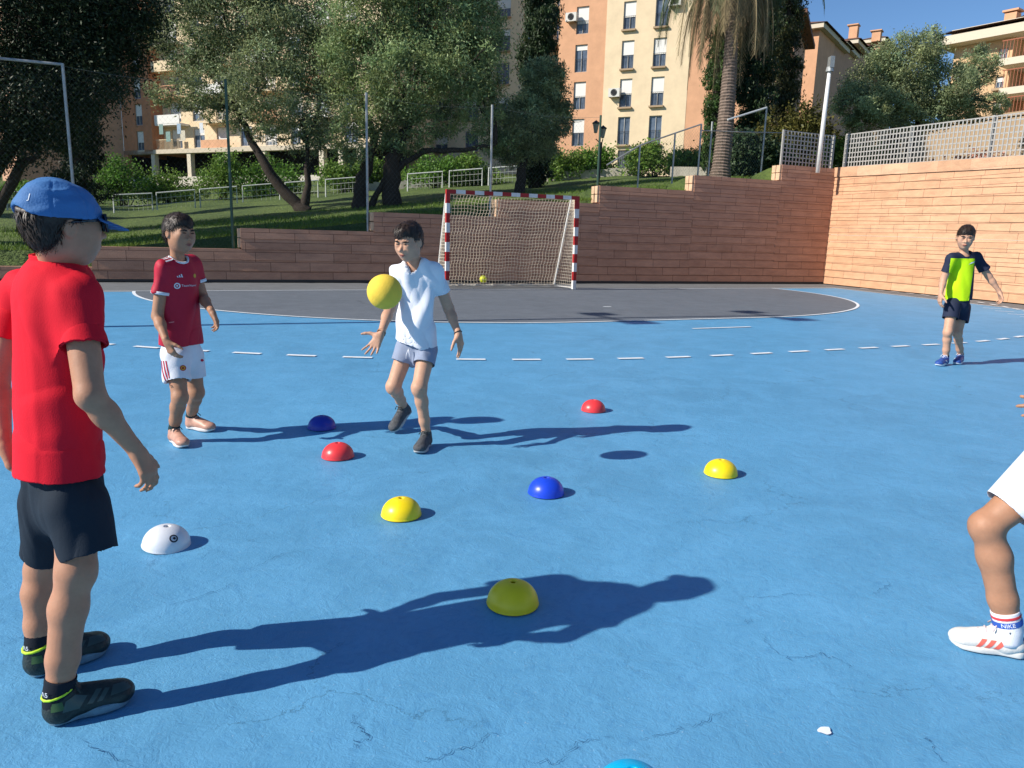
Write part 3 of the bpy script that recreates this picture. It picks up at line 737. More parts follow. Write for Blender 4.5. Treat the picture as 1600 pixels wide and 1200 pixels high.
for (px_, y0, y1) in ((1334, 62, 43), (1370, 62, 52)):
    a, b_ = pw(px_, y0, 98), pw(px_, y1, 98); mb = MB(); mb.box((a+b_)/2, .9, .9, abs(b_[2]-a[2])+.5, U2, N2); mb.box(b_+UP*.2, 1.2, 1.2, .12, U2, N2); mb.build('chimney', m_or, RB1)
# wall lantern-like dot
q = pw(1241, 64, 79.9); mb = MB(); mb.lathe(q, [(0, .0), (.2, 0), (.2, .1), (0, .1)], 12, 0, axis=N2); mb.build('wall_vent', m_dark, RB1)

# terraced block at the far right
RB2 = thing('apartment_building', 'pale terraced block with balconies and a stepped roof at the upper right corner', 'building', (33, 14, 0))
U3, N3 = bld_axes(168)
A = pw(1482, 150, 50); A = np.array([A[0], A[1], 0.])
def q3(px_, py_, off=0): X = onplane(px_, py_, (A+N3*off)[:2], N3); return float((X-A)@U3), float(X[2])
u1 = q3(1680, 150)[0]; zt = q3(1482, 72)[1]; uc, ucz = q3(1572, 150)
hh = []
for (pa, pb, ya, yb) in ((1561, 1573, 76, 92), (1556, 1567, 120, 137), (1552, 1562, 160, 176)):
    a0, z1 = q3(pa, ya); b0, z0 = q3(pb, yb); hh.append((a0, b0, z0, z1))
mb = MB(); facade(mb, A, U3, N3, 0, uc, 2, zt, hh, 0); solid_back(mb, A, U3, N3, 0, uc, 2, zt, 12); mb.build('wall', mat('peach_render', (.60, .40, .23), .9, var=.1), RB2)
for h in hh: window(RB2, A, U3, N3, h, .45, False, True)
mb = MB(); A2 = A-N3*1.5
hh2 = []
for (ya, yb) in ((78, 98), (118, 142), (160, 186)):
    a0, z1 = q3(1590, ya); b0, z0 = q3(1625, yb); hh2.append((a0, b0, z0, z1))
facade(mb, A2, U3, N3, uc, u1, 2, zt, hh2); solid_back(mb, A2, U3, N3, uc, u1, 2, zt, 10); mb.build('wall', m_or, RB2)
for h in hh2: window(RB2, A2, U3, N3, h, .5, False, False)
for (y) in (103, 148, 190):
    a0, z0 = q3(1574, y); mb = MB(); w_ = u1-a0
    mb.box(A+U3*(a0+w_/2)+UP*z0-N3*.2, w_, 2.6, .34, U3, N3); bal = mb.build('balcony_slab', cb_, RB2)
    mb = MB()
    for k in range(int(w_/.16)): mb.box(A+U3*(a0+.08+k*.16)+UP*(z0+.62)+N3*1.0, .025, .025, .85, U3, N3)
    mb.box(A+U3*(a0+w_/2)+UP*(z0+1.06)+N3*1.0, w_, .05, .05, U3, N3); mb.build('railing', mat('rust_rail', (.32, .11, .06), .7), bal)
def tier(px0, py0, back, hgt, m, name, ov=.5):
    a0, z0 = q3(px0, py0); w_ = u1-a0+.5; mb = MB(); mb.box(A+U3*(a0+w_/2)+UP*(z0-hgt/2)-N3*(back+5-ov), w_, 10, hgt, U3, N3); mb.build(name, m, RB2)
tier(1474, 64, 0, .45, cb_, 'cornice', .9); tier(1478, 48, 1.5, 1.2, m_cr, 'upper_wall', 0); tier(1476, 43, 1.5, .4, cb_, 'cornice', .6)
mb = MB(); a0, z0 = q3(1474, 60); w_ = u1-a0
P_ = lambda u, z, d: A+U3*u+UP*z-N3*d
mb.add([P_(a0-.2, z0, -1.0), P_(u1, z0, -1.0), P_(u1, z0+.45, 1.6), P_(a0+.5, z0+.45, 1.6)], [(0, 1, 2, 3)])
a1, z1 = q3(1500, 40)
mb.add([P_(a0-.2, z1-.1, .4), P_(u1, z1-.1, .4), P_(u1, z1+.45, 4), P_(a1, z1+.45, 4)], [(0, 1, 2, 3)]); mb.build('roof', m_roof, RB2)
a1, z1 = q3(1512, 32); mb = MB(); n = 12
vs = []
for k in range(n+1):
    f = k/n; vs += [P_(a1+f*6.5, z1-.6+1.7*math.sqrt(max(0, 1-(1-f)**2)), 3), P_(a1+f*6.5, z1-.6+1.7*math.sqrt(max(0, 1-(1-f)**2)), 8), P_(a1+f*6.5, z1-2, 3)]
mb.add(vs, [(3*k, 3*k+3, 3*k+4, 3*k+1) for k in range(n)]+[(3*k, 3*k+2, 3*k+5, 3*k+3) for k in range(n)]); mb.build('curved_parapet', m_cr, RB2)
for (px_, y0, y1) in ((1551, 30, 8), (1592, 34, 22)):
    a0, z0 = q3(px_, y0); z1 = q3(px_, y1)[1]; mb = MB(); mb.box(P_(a0, (z0+z1)/2-.3, 2.4), .6, .6, z1-z0+.6, U3, N3); mb.box(P_(a0, z1+.12, 2.4), .8, .8, .1, U3, N3); mb.build('chimney', m_or, RB2)
a0, z0 = q3(1511, 116); mb = MB(); mb.box(P_(a0, z0, -.3), .8, .4, .6, U3, N3); mb.build('air_conditioner', m_blind, RB2)

# ------------------------------------------------------------------ vegetation
def leaves(name, parent, lobes, N, L_, W_, matl, seed, clump=.22, nc=40, shell=.5, tint=(1, 1, 1), vert=0., cvar=.3):
    rg = np.random.default_rng(seed); vol = np.array([l[1][0]*l[1][2]*max(l[1][1], .3) for l in lobes])**.8; pr = vol/vol.sum()
    P, Cc = [], []
    for (c, r), p in zip(lobes, pr):
        n = int(N*p); k = max(6, int(nc*(p*len(lobes))**.5)); d = rg.normal(size=(k, 3)); d /= np.linalg.norm(d, axis=1)[:, None]
        rad = shell+(1.02-shell)*rg.random(k)**.6; cc = d*rad[:, None]*r+c
        ci = rg.integers(0, k, n); sg = clump*np.array(r)*(.6+.8*rg.random(k))[ci][:, None]
        P.append(cc[ci]+rg.normal(size=(n, 3))*sg); b_ = 1+cvar*(rg.random(k)-.5)*2; hue = rg.random(k)-.5
        q = b_[ci]*(1+.5*(rg.random(n)-.5)); Cc.append(np.stack([q*(1+.22*hue[ci]), q, q*(1-.2*hue[ci])], 1)*np.array(tint))
    P = np.concatenate(P); Cc = np.concatenate(Cc); n = len(P)
    d = rg.normal(size=(n, 3)); d[:, 2] = d[:, 2]*(1+vert)+vert*.8; d /= np.linalg.norm(d, axis=1)[:, None]
    e = np.cross(d, rg.normal(size=(n, 3))); e /= np.linalg.norm(e, axis=1)[:, None]
    l = (L_*(.6+.8*rg.random(n)))[:, None]/2; w = (W_*(.6+.8*rg.random(n)))[:, None]/2
    V = np.stack([P-d*l, P+e*w, P+d*l, P-e*w], 1).reshape(-1, 3); F = np.arange(4*n).reshape(n, 4)
    return mesh_np(name, V, F, matl, parent, False, col=np.repeat(Cc, 4, 0))
def lobe(px_, py_, rx, ry, D, rd=None):
    k = D/CAM[0]; return (at(px_, py_, D), np.array([rx*k, (rd or min(rx, ry)*.9)*k, ry*k]))
m_ol = leafmat('olive_leaves', (.27, .32, .16), rough=.5, trans=.4)
m_dk = leafmat('dark_leaves', (.026, .045, .018), trans=.12)
m_cy = leafmat('cypress_foliage', (.030, .055, .018), trans=.12)
m_bu = leafmat('bush_leaves', (.16, .27, .045), trans=.35)
m_bark = mat('bark', (.045, .035, .028), .95, var=.35, scale=14, bump=.8, bscale=25)
def tube_trunk(mb, pts, r, seed=0, n=9):
    rg = random.Random(seed); out = []; rr2 = []
    for i in range(len(pts)-1):
        a, b_ = np.array(pts[i]), np.array(pts[i+1])
        for k in range(5):
            f = k/5; out.append(a*(1-f)+b_*f+np.array([rg.gauss(0, .02) for _ in range(3)])); rr2.append((r[i]*(1-f)+r[i+1]*f)*(1+rg.gauss(0, .05)))
    out.append(np.array(pts[-1])); rr2.append(r[-1]); mb.tube(out, rr2, n)
def tree(name, label, cat, base_px, D, trunks, lobes, N, leaf, m, seed, group=None, **kw):
    b_ = at(*base_px, D); z = float(gz(b_[0], b_[1])); t = thing(name, label, cat, (b_[0], b_[1], z), group)
    mb = MB()
    for pts, r in trunks:
        P = [at(p[0], p[1], D+(p[2] if len(p) > 2 else 0)) for p in pts]; P[0] = np.array([P[0][0], P[0][1], float(gz(P[0][0], P[0][1]))-.15]); tube_trunk(mb, P, r, seed)
    tips = [at(p[-1][0], p[-1][1], D) for p, r in trunks]
    lb = [lobe(*l[:4], D+(l[4] if len(l) > 4 else 0)) for l in lobes]
    rg = random.Random(seed)
    for c, r in lb:      # limbs into the lobes
        q = min(tips, key=lambda T: np.linalg.norm(T-c)); mid = (q+c)/2+np.array([rg.gauss(0, .15), rg.gauss(0, .15), .1]); tube_trunk(mb, [q, mid, c], [.07, .045, .02], seed+3, 6)
        for _ in range(3):
            e = c+np.array([rg.gauss(0, .6), rg.gauss(0, .6), rg.gauss(.1, .5)])*r; tube_trunk(mb, [mid, (mid+e)/2, e], [.03, .02, .006], seed+4, 5)
    mb.build('trunk', m_bark, t, True)
    leaves('crown', t, lb, N, *leaf, m, seed, **kw)
    return t
tree('olive_tree', 'olive tree with a leaning forked trunk above the boy in the football jersey', 'tree', (480, 345), 25,
     [([(482, 345), (462, 318), (428, 282), (398, 230), (372, 175)], [.30, .20, .17, .13, .08]), ([(474, 338), (481, 290), (480, 225)], [.2, .11, .07])],
     [(300, 55, 62, 50, .5), (372, 25, 80, 52), (445, 55, 72, 55), (418, 125, 62, 52, -.8), (335, 120, 52, 42), (283, 148, 48, 24, .3), (487, 172, 50, 52, -.5), (512, 100, 52, 58), (465, 210, 52, 28), (395, 190, 40, 26), (340, 170, 45, 20), (330, -30, 90, 45), (440, -20, 90, 45)],
     95000, (.11, .036), m_ol, 1, clump=.15, nc=95, shell=.5, cvar=.55)
tree('olive_tree', 'large olive tree with two thick dark trunks left of the goal', 'tree', (585, 335), 24,
     [([(562, 336), (563, 300), (572, 262), (585, 215)], [.30, .22, .2, .13]), ([(612, 310), (612, 268), (618, 235), (640, 190)], [.34, .27, .22, .12]), ([(575, 318), (600, 282), (660, 235), (740, 232), (775, 225)], [.12, .1, .09, .07, .04])],
     [(600, 35, 82, 58), (690, 30, 92, 58, .5), (556, 98, 52, 52), (640, 120, 70, 52, -.8), (722, 100, 62, 52), (592, 182, 56, 44), (556, 215, 34, 42, -.3), (672, 180, 50, 34), (640, 215, 40, 25), (748, 165, 38, 40), (752, 50, 36, 56, .8), (600, -40, 90, 45), (690, -45, 85, 45), (770, 222, 40, 20, .4)],
     110000, (.11, .036), m_ol, 2, clump=.15, nc=95, shell=.5, cvar=.55, tint=(.92, 1, .85))
tree('olive_tree', 'bushy olive tree in front of the big cypress, right of the goal post tops', 'tree', (812, 292), 25.5,
     [([(812, 292), (815, 262), (828, 215)], [.2, .16, .1])],
     [(846, 122, 30, 26), (856, 160, 36, 36), (828, 190, 52, 36, -.4), (864, 120, 20, 24), (872, 190, 22, 26), (800, 232, 34, 26), (838, 228, 34, 22)],
     40000, (.105, .034), m_ol, 3, clump=.16, nc=75, cvar=.55)
tree('olive_tree', 'spreading olive tree behind the pale lattice fence on the right', 'tree', (1395, 215), 27,
     [([(1400, 215), (1398, 180), (1405, 150)], [.2, .16, .1]), ([(1412, 215), (1440, 175), (1470, 150)], [.15, .12, .08])],
     [(1372, 135, 46, 42), (1422, 105, 52, 42), (1480, 140, 52, 36), (1532, 105, 36, 26, 1), (1452, 68, 22, 24), (1338, 160, 34, 32), (1552, 162, 28, 16), (1400, 170, 66, 28, -.5), (1495, 172, 60, 18), (1350, 195, 35, 18), (1440, 180, 60, 24), (1385, 95, 30, 24)],
     80000, (.10, .033), m_ol, 4, clump=.15, nc=85, cvar=.55)
tree('broadleaf_tree', 'huge dark shady tree filling the top left corner of the view', 'tree', (-30, 330), 20,
     [([(-30, 340), (-20, 280), (20, 215), (70, 150)], [.3, .26, .2, .1]), ([(-30, 330), (30, 262), (60, 240)], [.15, .12, .06])],
     [(0, 50, 105, 85), (95, 40, 88, 76, .5), (180, 45, 55, 50, 1), (45, 145, 80, 58, -.5), (140, 120, 58, 50), (10, 215, 62, 46), (215, 20, 40, 40, 1), (-70, 130, 90, 80), (80, 205, 50, 40, .5), (60, -40, 150, 60), (190, 95, 30, 40, 1)],
     110000, (.095, .038), m_dk, 5, clump=.24, nc=60, cvar=.5)
def cypress(label, px_, y0, y1, hw, D, seed, N=16000, tint=(1, 1, 1), dead=0.):
    b_ = at(px_, y0, D); z = float(gz(b_[0], b_[1])); t = thing('cypress_tree', label, 'tree', (b_[0], b_[1], z), 'tall narrow cypresses')
    top = at(px_, y1, D)[2]; H_ = top-z; k = D/CAM[0]; R_ = hw*k
    mb = MB(); mb.tube([(b_[0], b_[1], z-.2), (b_[0], b_[1], z+H_*.9)], [.22, .05], 8); mb.build('trunk', m_bark, t, True)
    rg = np.random.default_rng(seed); lb = []
    n = 90
    for i in range(n):
        f = (i+.5)/n; a = rg.random()*2*pi; rr2 = R_*min(1, (1-f)*4+.15)*min(1, .75+f*3)*(.5+.15*rg.random())
        lb.append((np.array([b_[0]+rr2*.75*cos(a), b_[1]+rr2*.75*sin(a), z+.15+f*H_]), np.array([rr2*.8, rr2*.8, H_/n*2.8])))
    leaves('crown', t, lb, int(N*2.0), .12, .040, m_cy, seed, clump=.25, nc=14, shell=.4, vert=1.5, tint=tint, cvar=.45)
    return t
cypress('thick dark cypress standing left of the orange and cream block', 834, 292, -170, 36, 29, 11, 44000)
cypress('slim green cypress just left of the palm trunk', 1112, 262, -140, 22, 30, 12, 22000, (1.5, 1.6, .9))
cypress('dark cypress right behind the palm trunk', 1168, 252, -190, 40, 31, 13, 34000)
cypress('brownish cypress at the right end of the cypress row', 1210, 248, -160, 34, 33, 14, 28000, (1.6, 1.0, .8))
cypress('dark conifer column at the left between the hoop railings', 130, 325, -120, 42, 27, 15, 26000, (.45, .55, .5))
# unseen trees added off-frame on the left to shade the bank
tree('broadleaf_tree', 'dark tree standing outside the picture beyond the left edge', 'tree', (-420, 345), 24,
     [([(-420, 345), (-415, 250), (-400, 160)], [.3, .25, .15])], [(-420, 150, 150, 70), (-330, 130, 120, 70), (-480, 100, 150, 80), (-300, 190, 80, 60)], 24000, (.22, .1), m_dk, 6, nc=60)
tree('broadleaf_tree', 'tall dark tree outside the picture close to the left wall', 'tree', (-420, 400), 15,
     [([(-420, 400), (-415, 100), (-410, -200)], [.3, .25, .15])], [(-420, -40, 130, 90), (-380, -150, 130, 110), (-450, -270, 130, 110), (-390, -390, 130, 110), (-430, -510, 120, 110), (-400, -620, 110, 90), (-330, -90, 90, 80), (-500, -200, 100, 90)], 46000, (.2, .1), m_dk, 9, nc=60)
tree('broadleaf_tree', 'dark tree standing farther outside the picture on the left', 'tree', (-260, 345), 31,
     [([(-260, 345), (-255, 250), (-250, 160)], [.3, .25, .15])], [(-250, 160, 110, 70), (-180, 150, 80, 60), (-300, 120, 120, 70)], 20000, (.22, .1), m_dk, 7, nc=60)
def bush(label, px_, y0, w, h, D, seed, m=m_bu, N=5000, tint=(1, 1, 1), name='bush', leaf=(.13, .07), group='leafy bushes behind the railings'):
    k = D/CAM[0]; b_ = at(px_, y0, D); z = float(gz(b_[0], b_[1])); t = thing(name, label, 'bush', (b_[0], b_[1], z), group); rg = random.Random(seed)
    H_ = h*k; W_ = w*k; lb = []
    for i in range(9):
        f = rg.random(); g = rg.uniform(-.45, .45)
        lb.append((np.array([b_[0], b_[1], z])+RGT*W_*g+HEAD*rg.uniform(-.4, .4)+UP*H_*(.18+.62*f*(1-abs(g))), np.array([W_*.17+.2, .5, H_*.2+.12])))
    mb = MB()
    for c, r in lb: tube_trunk(mb, [(b_[0]+rg.uniform(-.3, .3), b_[1], z-.1), ((b_[0]+c[0])/2, (b_[1]+c[1])/2, (z+c[2])/2), c], [.03, .02, .008], seed, 5)
    mb.build('stems', m_bark, t, True)
    leaves('foliage', t, lb, N, *leaf, m, seed, clump=.3, nc=30, shell=.35, tint=tint, cvar=.4)
for i, (l, *a) in enumerate([
    ('rounded green bush right beside the dark conifer column', 195, 318, 80, 78, 37), ('low green bush under the left arcade openings', 268, 316, 90, 52, 38),
    ('tall pale green bush in front of the pale arcade column', 350, 316, 80, 82, 38), ('wide green bush partly behind the leaning olive trunk', 425, 318, 90, 58, 38),
    ('small bright bush between the two olive trees', 540, 312, 60, 55, 37), ('dim green bush behind the double olive trunks', 590, 305, 70, 50, 38),
    ('bright leafy bush above the left half of the crossbar', 680, 292, 76, 52, 35), ('bright leafy bush above the right half of the crossbar', 742, 290, 60, 50, 35),
    ('light green bush just right of the cypress foot', 880, 284, 50, 52, 34), ('light green bush left of the grey metal door', 925, 282, 60, 52, 34),
    ('light green bush right of the grey metal door', 1022, 274, 70, 52, 33), ('darker green bush at the foot of the slim cypress', 1075, 270, 56, 46, 32), ('bush behind the far left hoop railings', 60, 322, 120, 40, 38)]):
    bush(l, *a, 100+i, tint=(1, 1, 1) if i % 3 else (.75, .9, .8))
bush('dark ivy covered hedge behind the wire between palm and lattice', 1168, 258, 90, 62, 27, 130, m_dk, 14000, (1.6, 1.6, 1.6), 'hedge', (.12, .08), None)
bush('brown and green shrub behind the small shaded lattice panel', 1255, 250, 110, 120, 29, 131, m_bu, 14000, (.75, .42, .6), 'shrub', (.14, .07), None)
bush('green shrub at the left foot of the right olive tree', 1335, 235, 90, 60, 27, 132, m_bu, 6000, (.6, .6, .6), 'shrub', (.12, .06), None)
bush('pink flowering shrub behind the lattice near the right edge', 1545, 232, 120, 44, 26, 133, leafmat('pink_flowers', (.42, .20, .14)), 5000, (1, 1, 1), 'shrub', (.10, .07), None)
bush('tall dark hedge far behind the right olive tree', 1430, 238, 240, 62, 38, 134, m_dk, 16000, (1.6, 1.8, 1.3), 'hedge', (.16, .10), None)
bush('green hedge below the terraced block behind the lattice', 1600, 240, 200, 40, 36, 135, m_bu, 9000, (.7, .7, .7), 'hedge', (.16, .08), None)
t = thing('garden_wall', 'pale garden wall behind the lattice fence below the terraced block', 'wall', (0, 0, 0)); A_ = polar(1360, 40); B_ = polar(1760, 34); t.location = (A_[0], A_[1], 3.5)
dd_ = nrm([*(B_-A_), 0]); mb = MB(); mb.box([*((A_+B_)/2), 4.6], float(np.linalg.norm(B_-A_)), .4, 3.4, dd_, np.cross(UP, dd_)); mb.box([*((A_+B_)/2), 6.38], float(np.linalg.norm(B_-A_))+.1, .55, .15, dd_, np.cross(UP, dd_)); mb.build('wall_face', m_sill, t)
# palm
b_ = at(1125, 271, 24.5); z = float(gz(b_[0], b_[1])); PT = thing('palm_tree', 'tall palm with a rough grey trunk and hanging dry fronds', 'tree', (b_[0], b_[1], z))
tp = at(1145, -75, 24.5); pts, rr2 = [], []
for i in range(150):
    f = i/149; p = np.array([b_[0], b_[1], z-.15])*(1-f)+tp*f+RGT*.12*sin(pi*f); pts.append(p); rr2.append((.30-.10*min(1, f*1.6)+.10*max(0, 1-f*12))*(1+(.07 if i % 2 else -.05))+(.10 if f > .9 else 0))
mb = MB(); mb.tube(pts, rr2, 14); mb.build('trunk', mat('palm_bark', (.20, .15, .12), .95, var=.4, scale=9, bump=1, bscale=30), PT, False)
rg = random.Random(8)
m_fr = mat('green_frond', (.06, .085, .03), .6, var=.3); m_fd = mat('dry_frond', (.22, .17, .09), .8, var=.3)
def frond(c, az, el, L_, droop, m, par, lw=.5):
    mb = MB(); d = np.array([cos(az)*cos(el), sin(az)*cos(el), sin(el)]); pts = [np.array(c)]; v = d.copy(); n = 14
    for i in range(n): v = nrm(v+UP*-droop/n*(1+i*.12)); pts.append(pts[-1]+v*L_/n)
    mb.tube(pts, [.035*(1-i/len(pts))+.006 for i in range(len(pts))], 5)
    for i in range(2, n+1):
        for q in range(4):
            p = pts[i-1]+(pts[i]-pts[i-1])*q/4; t_ = nrm(pts[i]-pts[i-1]); sd = nrm(np.cross(t_, UP)+.01)
            for s in (-1, 1):
                l = lw*(sin(pi*(i/(n+1)))**.6+.1)*(.8+.4*rg.random()); e = nrm(sd*s*.8+t_*.6-UP*(.35+.5*rg.random())); w = t_*.018
                mb.add([p-w, p+w, p+e*l*.6+w*.8-UP*.03, p+e*l-UP*.1], [(0, 1, 2, 3)])
    return mb.build('frond', m, par)
for i in range(26): frond(tp+UP*.2, i*2.4+rg.random()*.5, rg.uniform(.1, .9), rg.uniform(3.2, 4.2), rg.uniform(1.6, 2.6), m_fr, PT)
for i in range(46): frond(tp-UP*.1, i*2.39+rg.random()*.4, rg.uniform(-.5, .2), rg.uniform(2.2, 4.2), rg.uniform(2.2, 4.0), m_fd, PT, .38)
# grass tufts as one sheet of blades near the wall tops
rg = np.random.default_rng(3); n = 42000
x = rg.uniform(-12, 11, n); tt = .25+7*rg.random(n)**1.6; y = np.array([wall_y(a) for a in x])+tt
x2 = rg.uniform(.3, 3.5, n//6); y2 = rg.uniform(-9, 1.5, n//6); x = np.concatenate([x, np.array([rwall_x(b_) for b_ in y2])+x2]); y = np.concatenate([y, y2])
zg = gz(x, y); n = len(x); a = rg.uniform(0, 2*pi, n); hgt = rg.uniform(.03, .10, n); ln = rg.normal(0, .03, (n, 2)); w = .006+.006*rg.random(n)
P = np.stack([x, y, zg-.01], 1); d = np.stack([np.cos(a)*w, np.sin(a)*w, 0*a], 1); T = P+np.stack([ln[:, 0], ln[:, 1], hgt], 1)
V = np.stack([P-d, P+d, T], 1).reshape(-1, 3); cc = rg.uniform(.7, 1.3, n)
tag(mesh_np('grass', V, np.arange(3*n).reshape(n, 3), leafmat('grass_blades', (.13, .21, .03)), None, False, col=np.repeat(np.stack([cc, cc, cc*.9], 1), 3, 0)), 'short green grass growing on the bank behind the walls', 'grass', kind='stuff')
#PART4
# ------------------------------------------------------------------ signed-distance modelling (one smooth skin per mesh)
def vnoise(P, seed=0):
    P = np.asarray(P, np.float32); I = np.floor(P).astype(np.int64); f = P-I; f = f*f*(3-2*f)
    def h(i):
        n = (i[..., 0]*374761393+i[..., 1]*668265263+i[..., 2]*2147483647+seed*974711) & 0xffffffff
        n = (n ^ (n >> 13))*1274126177 & 0xffffffff; n = (n ^ (n >> 16)) & 0xffff
        return n.astype(np.float32)/32767.5-1
    r = 0
    for a in (0, 1):
        for b in (0, 1):
            for c in (0, 1):
                w = (f[..., 0] if a else 1-f[..., 0])*(f[..., 1] if b else 1-f[..., 1])*(f[..., 2] if c else 1-f[..., 2])
                r = r+w*h(I+np.array([a, b, c]))
    return r
def d_cone(P, a, b, r1, r2, flat=None):       # rounded cone; flat = (unit axis, factor): squeeze along an axis
    a = np.asarray(a, np.float32); b = np.asarray(b, np.float32); pa = P-a; ba = b-a; q = 1.0
    if flat is not None:
        ax, fc = np.asarray(flat[0], np.float32), flat[1]
        t = np.clip((pa@ba)/(ba@ba), 0, 1); v = pa-t[..., None]*ba; va = v@ax
        v = v+ax*(va*(1/fc-1))[..., None]; l = np.sqrt((v*v).sum(-1)); d = l-(r1+(r2-r1)*t)
        return d*(.55+.45*fc)
    L2 = ba@ba; t = np.clip((pa@ba)/max(L2, 1e-12), 0, 1); v = pa-t[..., None]*ba
    return np.sqrt((v*v).sum(-1))-(r1+(r2-r1)*t)
def d_ell(P, c, r, R=None):
    v = P-np.asarray(c, np.float32)
    if R is not None: v = v@np.asarray(R, np.float32).T
    r = np.asarray(r, np.float32); k0 = np.sqrt(((v/r)**2).sum(-1)); k1 = np.sqrt(((v/r**2)**2).sum(-1))
    return k0*(k0-1)/np.maximum(k1, 1e-6)
def smin(a, b, k):
    if k <= 0: return np.minimum(a, b)
    h = np.clip(.5+.5*(b-a)/k, 0, 1); return b*(1-h)+a*h-k*h*(1-h)
def smax(a, b, k): return -smin(-a, -b, k)
class Field:
    def __init__(s, lo, hi, vox):
        s.vox = vox; s.lo = np.array(lo, float)-4*vox; s.n = (np.ceil((np.array(hi)+4*vox-s.lo)/vox)).astype(int)+1
        s.F = np.full(tuple(s.n), .08, np.float32)
    def _blk(s, lo, hi):
        a = np.clip(np.floor((np.array(lo)-s.lo)/s.vox).astype(int), 0, s.n-1); b = np.clip(np.ceil((np.array(hi)-s.lo)/s.vox).astype(int)+1, 1, s.n)
        if (b <= a).any(): return None, None
        g = [(s.lo[i]+s.vox*np.arange(a[i], b[i])).astype(np.float32) for i in range(3)]
        return tuple(slice(a[i], b[i]) for i in range(3)), np.stack(np.meshgrid(*g, indexing='ij'), -1)
    def op(s, fn, lo, hi, k=.01, mode='add'):
        m = k+3*s.vox; sl_, P = s._blk(np.array(lo)-m, np.array(hi)+m)
        if sl_ is None: return
        d = fn(P)
        s.F[sl_] = smin(s.F[sl_], d, k) if mode == 'add' else smax(s.F[sl_], -d, k)
    def cone(s, a, b, r1, r2, k=.01, flat=None, mode='add'):
        a = np.array(a, float); b = np.array(b, float); r = max(r1, r2)
        s.op(lambda P: d_cone(P, a, b, r1, r2, flat), np.minimum(a, b)-r, np.maximum(a, b)+r, k, mode)
    def ell(s, c, r, R=None, k=.01, mode='add'):
        m = max(r); c = np.array(c, float); s.op(lambda P: d_ell(P, c, r, R), c-m, c+m, k, mode)
    def mesh(s):
        F = s.F; n = F.shape; neg = F < 0
        c = np.zeros((n[0]-1, n[1]-1, n[2]-1), np.uint8)
        for a in (0, 1):
            for b in (0, 1):
                for d in (0, 1): c += neg[a:n[0]-1+a, b:n[1]-1+b, d:n[2]-1+d]
        I = np.argwhere((c > 0) & (c < 8)); idx = -np.ones(c.shape, np.int64); idx[tuple(I.T)] = np.arange(len(I))
        acc = np.zeros((len(I), 3)); cnt = np.zeros(len(I)); C8 = [(a, b, d) for a in (0, 1) for b in (0, 1) for d in (0, 1)]
        val = {q: F[I[:, 0]+q[0], I[:, 1]+q[1], I[:, 2]+q[2]] for q in C8}
        for q in C8:
            for ax in range(3):
                if q[ax]: continue
                r = list(q); r[ax] = 1; r = tuple(r); a, b = val[q], val[r]; m = (a < 0) != (b < 0)
                t = np.where(m, a/np.where(m, a-b, 1), 0); p = np.zeros((len(I), 3)); p[:] = q; p[:, ax] += t
                acc[m] += p[m]; cnt[m] += 1
        V = s.lo+(I+acc/cnt[:, None])*s.vox; Q = []
        for ax in range(3):
            o = [0, 1, 2]; o.remove(ax); u, v = o
            a = [slice(1, n[i]-1) for i in range(3)]; a[ax] = slice(0, n[ax]-1); b = list(a); b[ax] = slice(1, n[ax])
            A, B = neg[tuple(a)], neg[tuple(b)]; E = np.argwhere(A != B); off = np.array([1, 1, 1]); off[ax] = 0; sg = A[tuple(E.T)]; E = E+off
            def cell(du, dv): k = E.copy(); k[:, u] += du; k[:, v] += dv; return idx[tuple(k.T)]
            q = np.stack([cell(-1, -1), cell(0, -1), cell(0, 0), cell(-1, 0)], 1)
            flip = sg if ax != 1 else ~sg
            q[~flip] = q[~flip][:, ::-1]; Q.append(q)
        Q = np.concatenate(Q); return V.astype(np.float32), Q
def vnormals(V, Q):
    n = np.cross(V[Q[:, 2]]-V[Q[:, 0]], V[Q[:, 3]]-V[Q[:, 1]]); N = np.zeros_like(V)
    for i in range(4): np.add.at(N, Q[:, i], n)
    return N/np.maximum(np.linalg.norm(N, axis=1), 1e-9)[:, None]
def smooth(V, Q, it=1, lam=.5):
    E = np.concatenate([Q[:, [i, (i+1) % 4]] for i in range(4)])
    for _ in range(it):
        A = np.zeros_like(V); c = np.zeros(len(V)); np.add.at(A, E[:, 0], V[E[:, 1]]); np.add.at(c, E[:, 0], 1); np.add.at(A, E[:, 1], V[E[:, 0]]); np.add.at(c, E[:, 1], 1)
        V = V+lam*(A/np.maximum(c, 1)[:, None]-V)
    return V
def finish(F, name, mats, parent, it=1, disp=None, mi=None):
    V, Q = F.mesh(); V = smooth(V, Q, it).astype(np.float32)
    if disp is not None: V = V+vnormals(V, Q)*disp(V)[:, None]
    m = None
    if mi is not None: m = mi(V[Q].mean(1))
    return mesh_np(name, V, Q.astype(np.int32), mats, parent, True, m)
def folds(V, comps, seed=0):
    """cloth folds: comps = list of (direction along the fold, freq across, freq along, amplitude, weight function)"""
    o = np.zeros(len(V), np.float32)
    for i, (d, fa, fl, am, wf) in enumerate(comps):
        d = nrm(d); a = nrm(np.cross(d, [.31, .2, .93])); b = np.cross(d, a)
        P = np.stack([V@a*fa, V@b*fa, V@d*fl], 1); w = vnoise(P+vnoise(P*.5+7, seed+9)[:, None]*.5, seed+i)
        r = w*1.2-.6*(1-2*np.abs(w)**1.4)
        o += (am*np.maximum(r, -.45)*(wf(V) if wf else 1)).astype(np.float32)
    return o
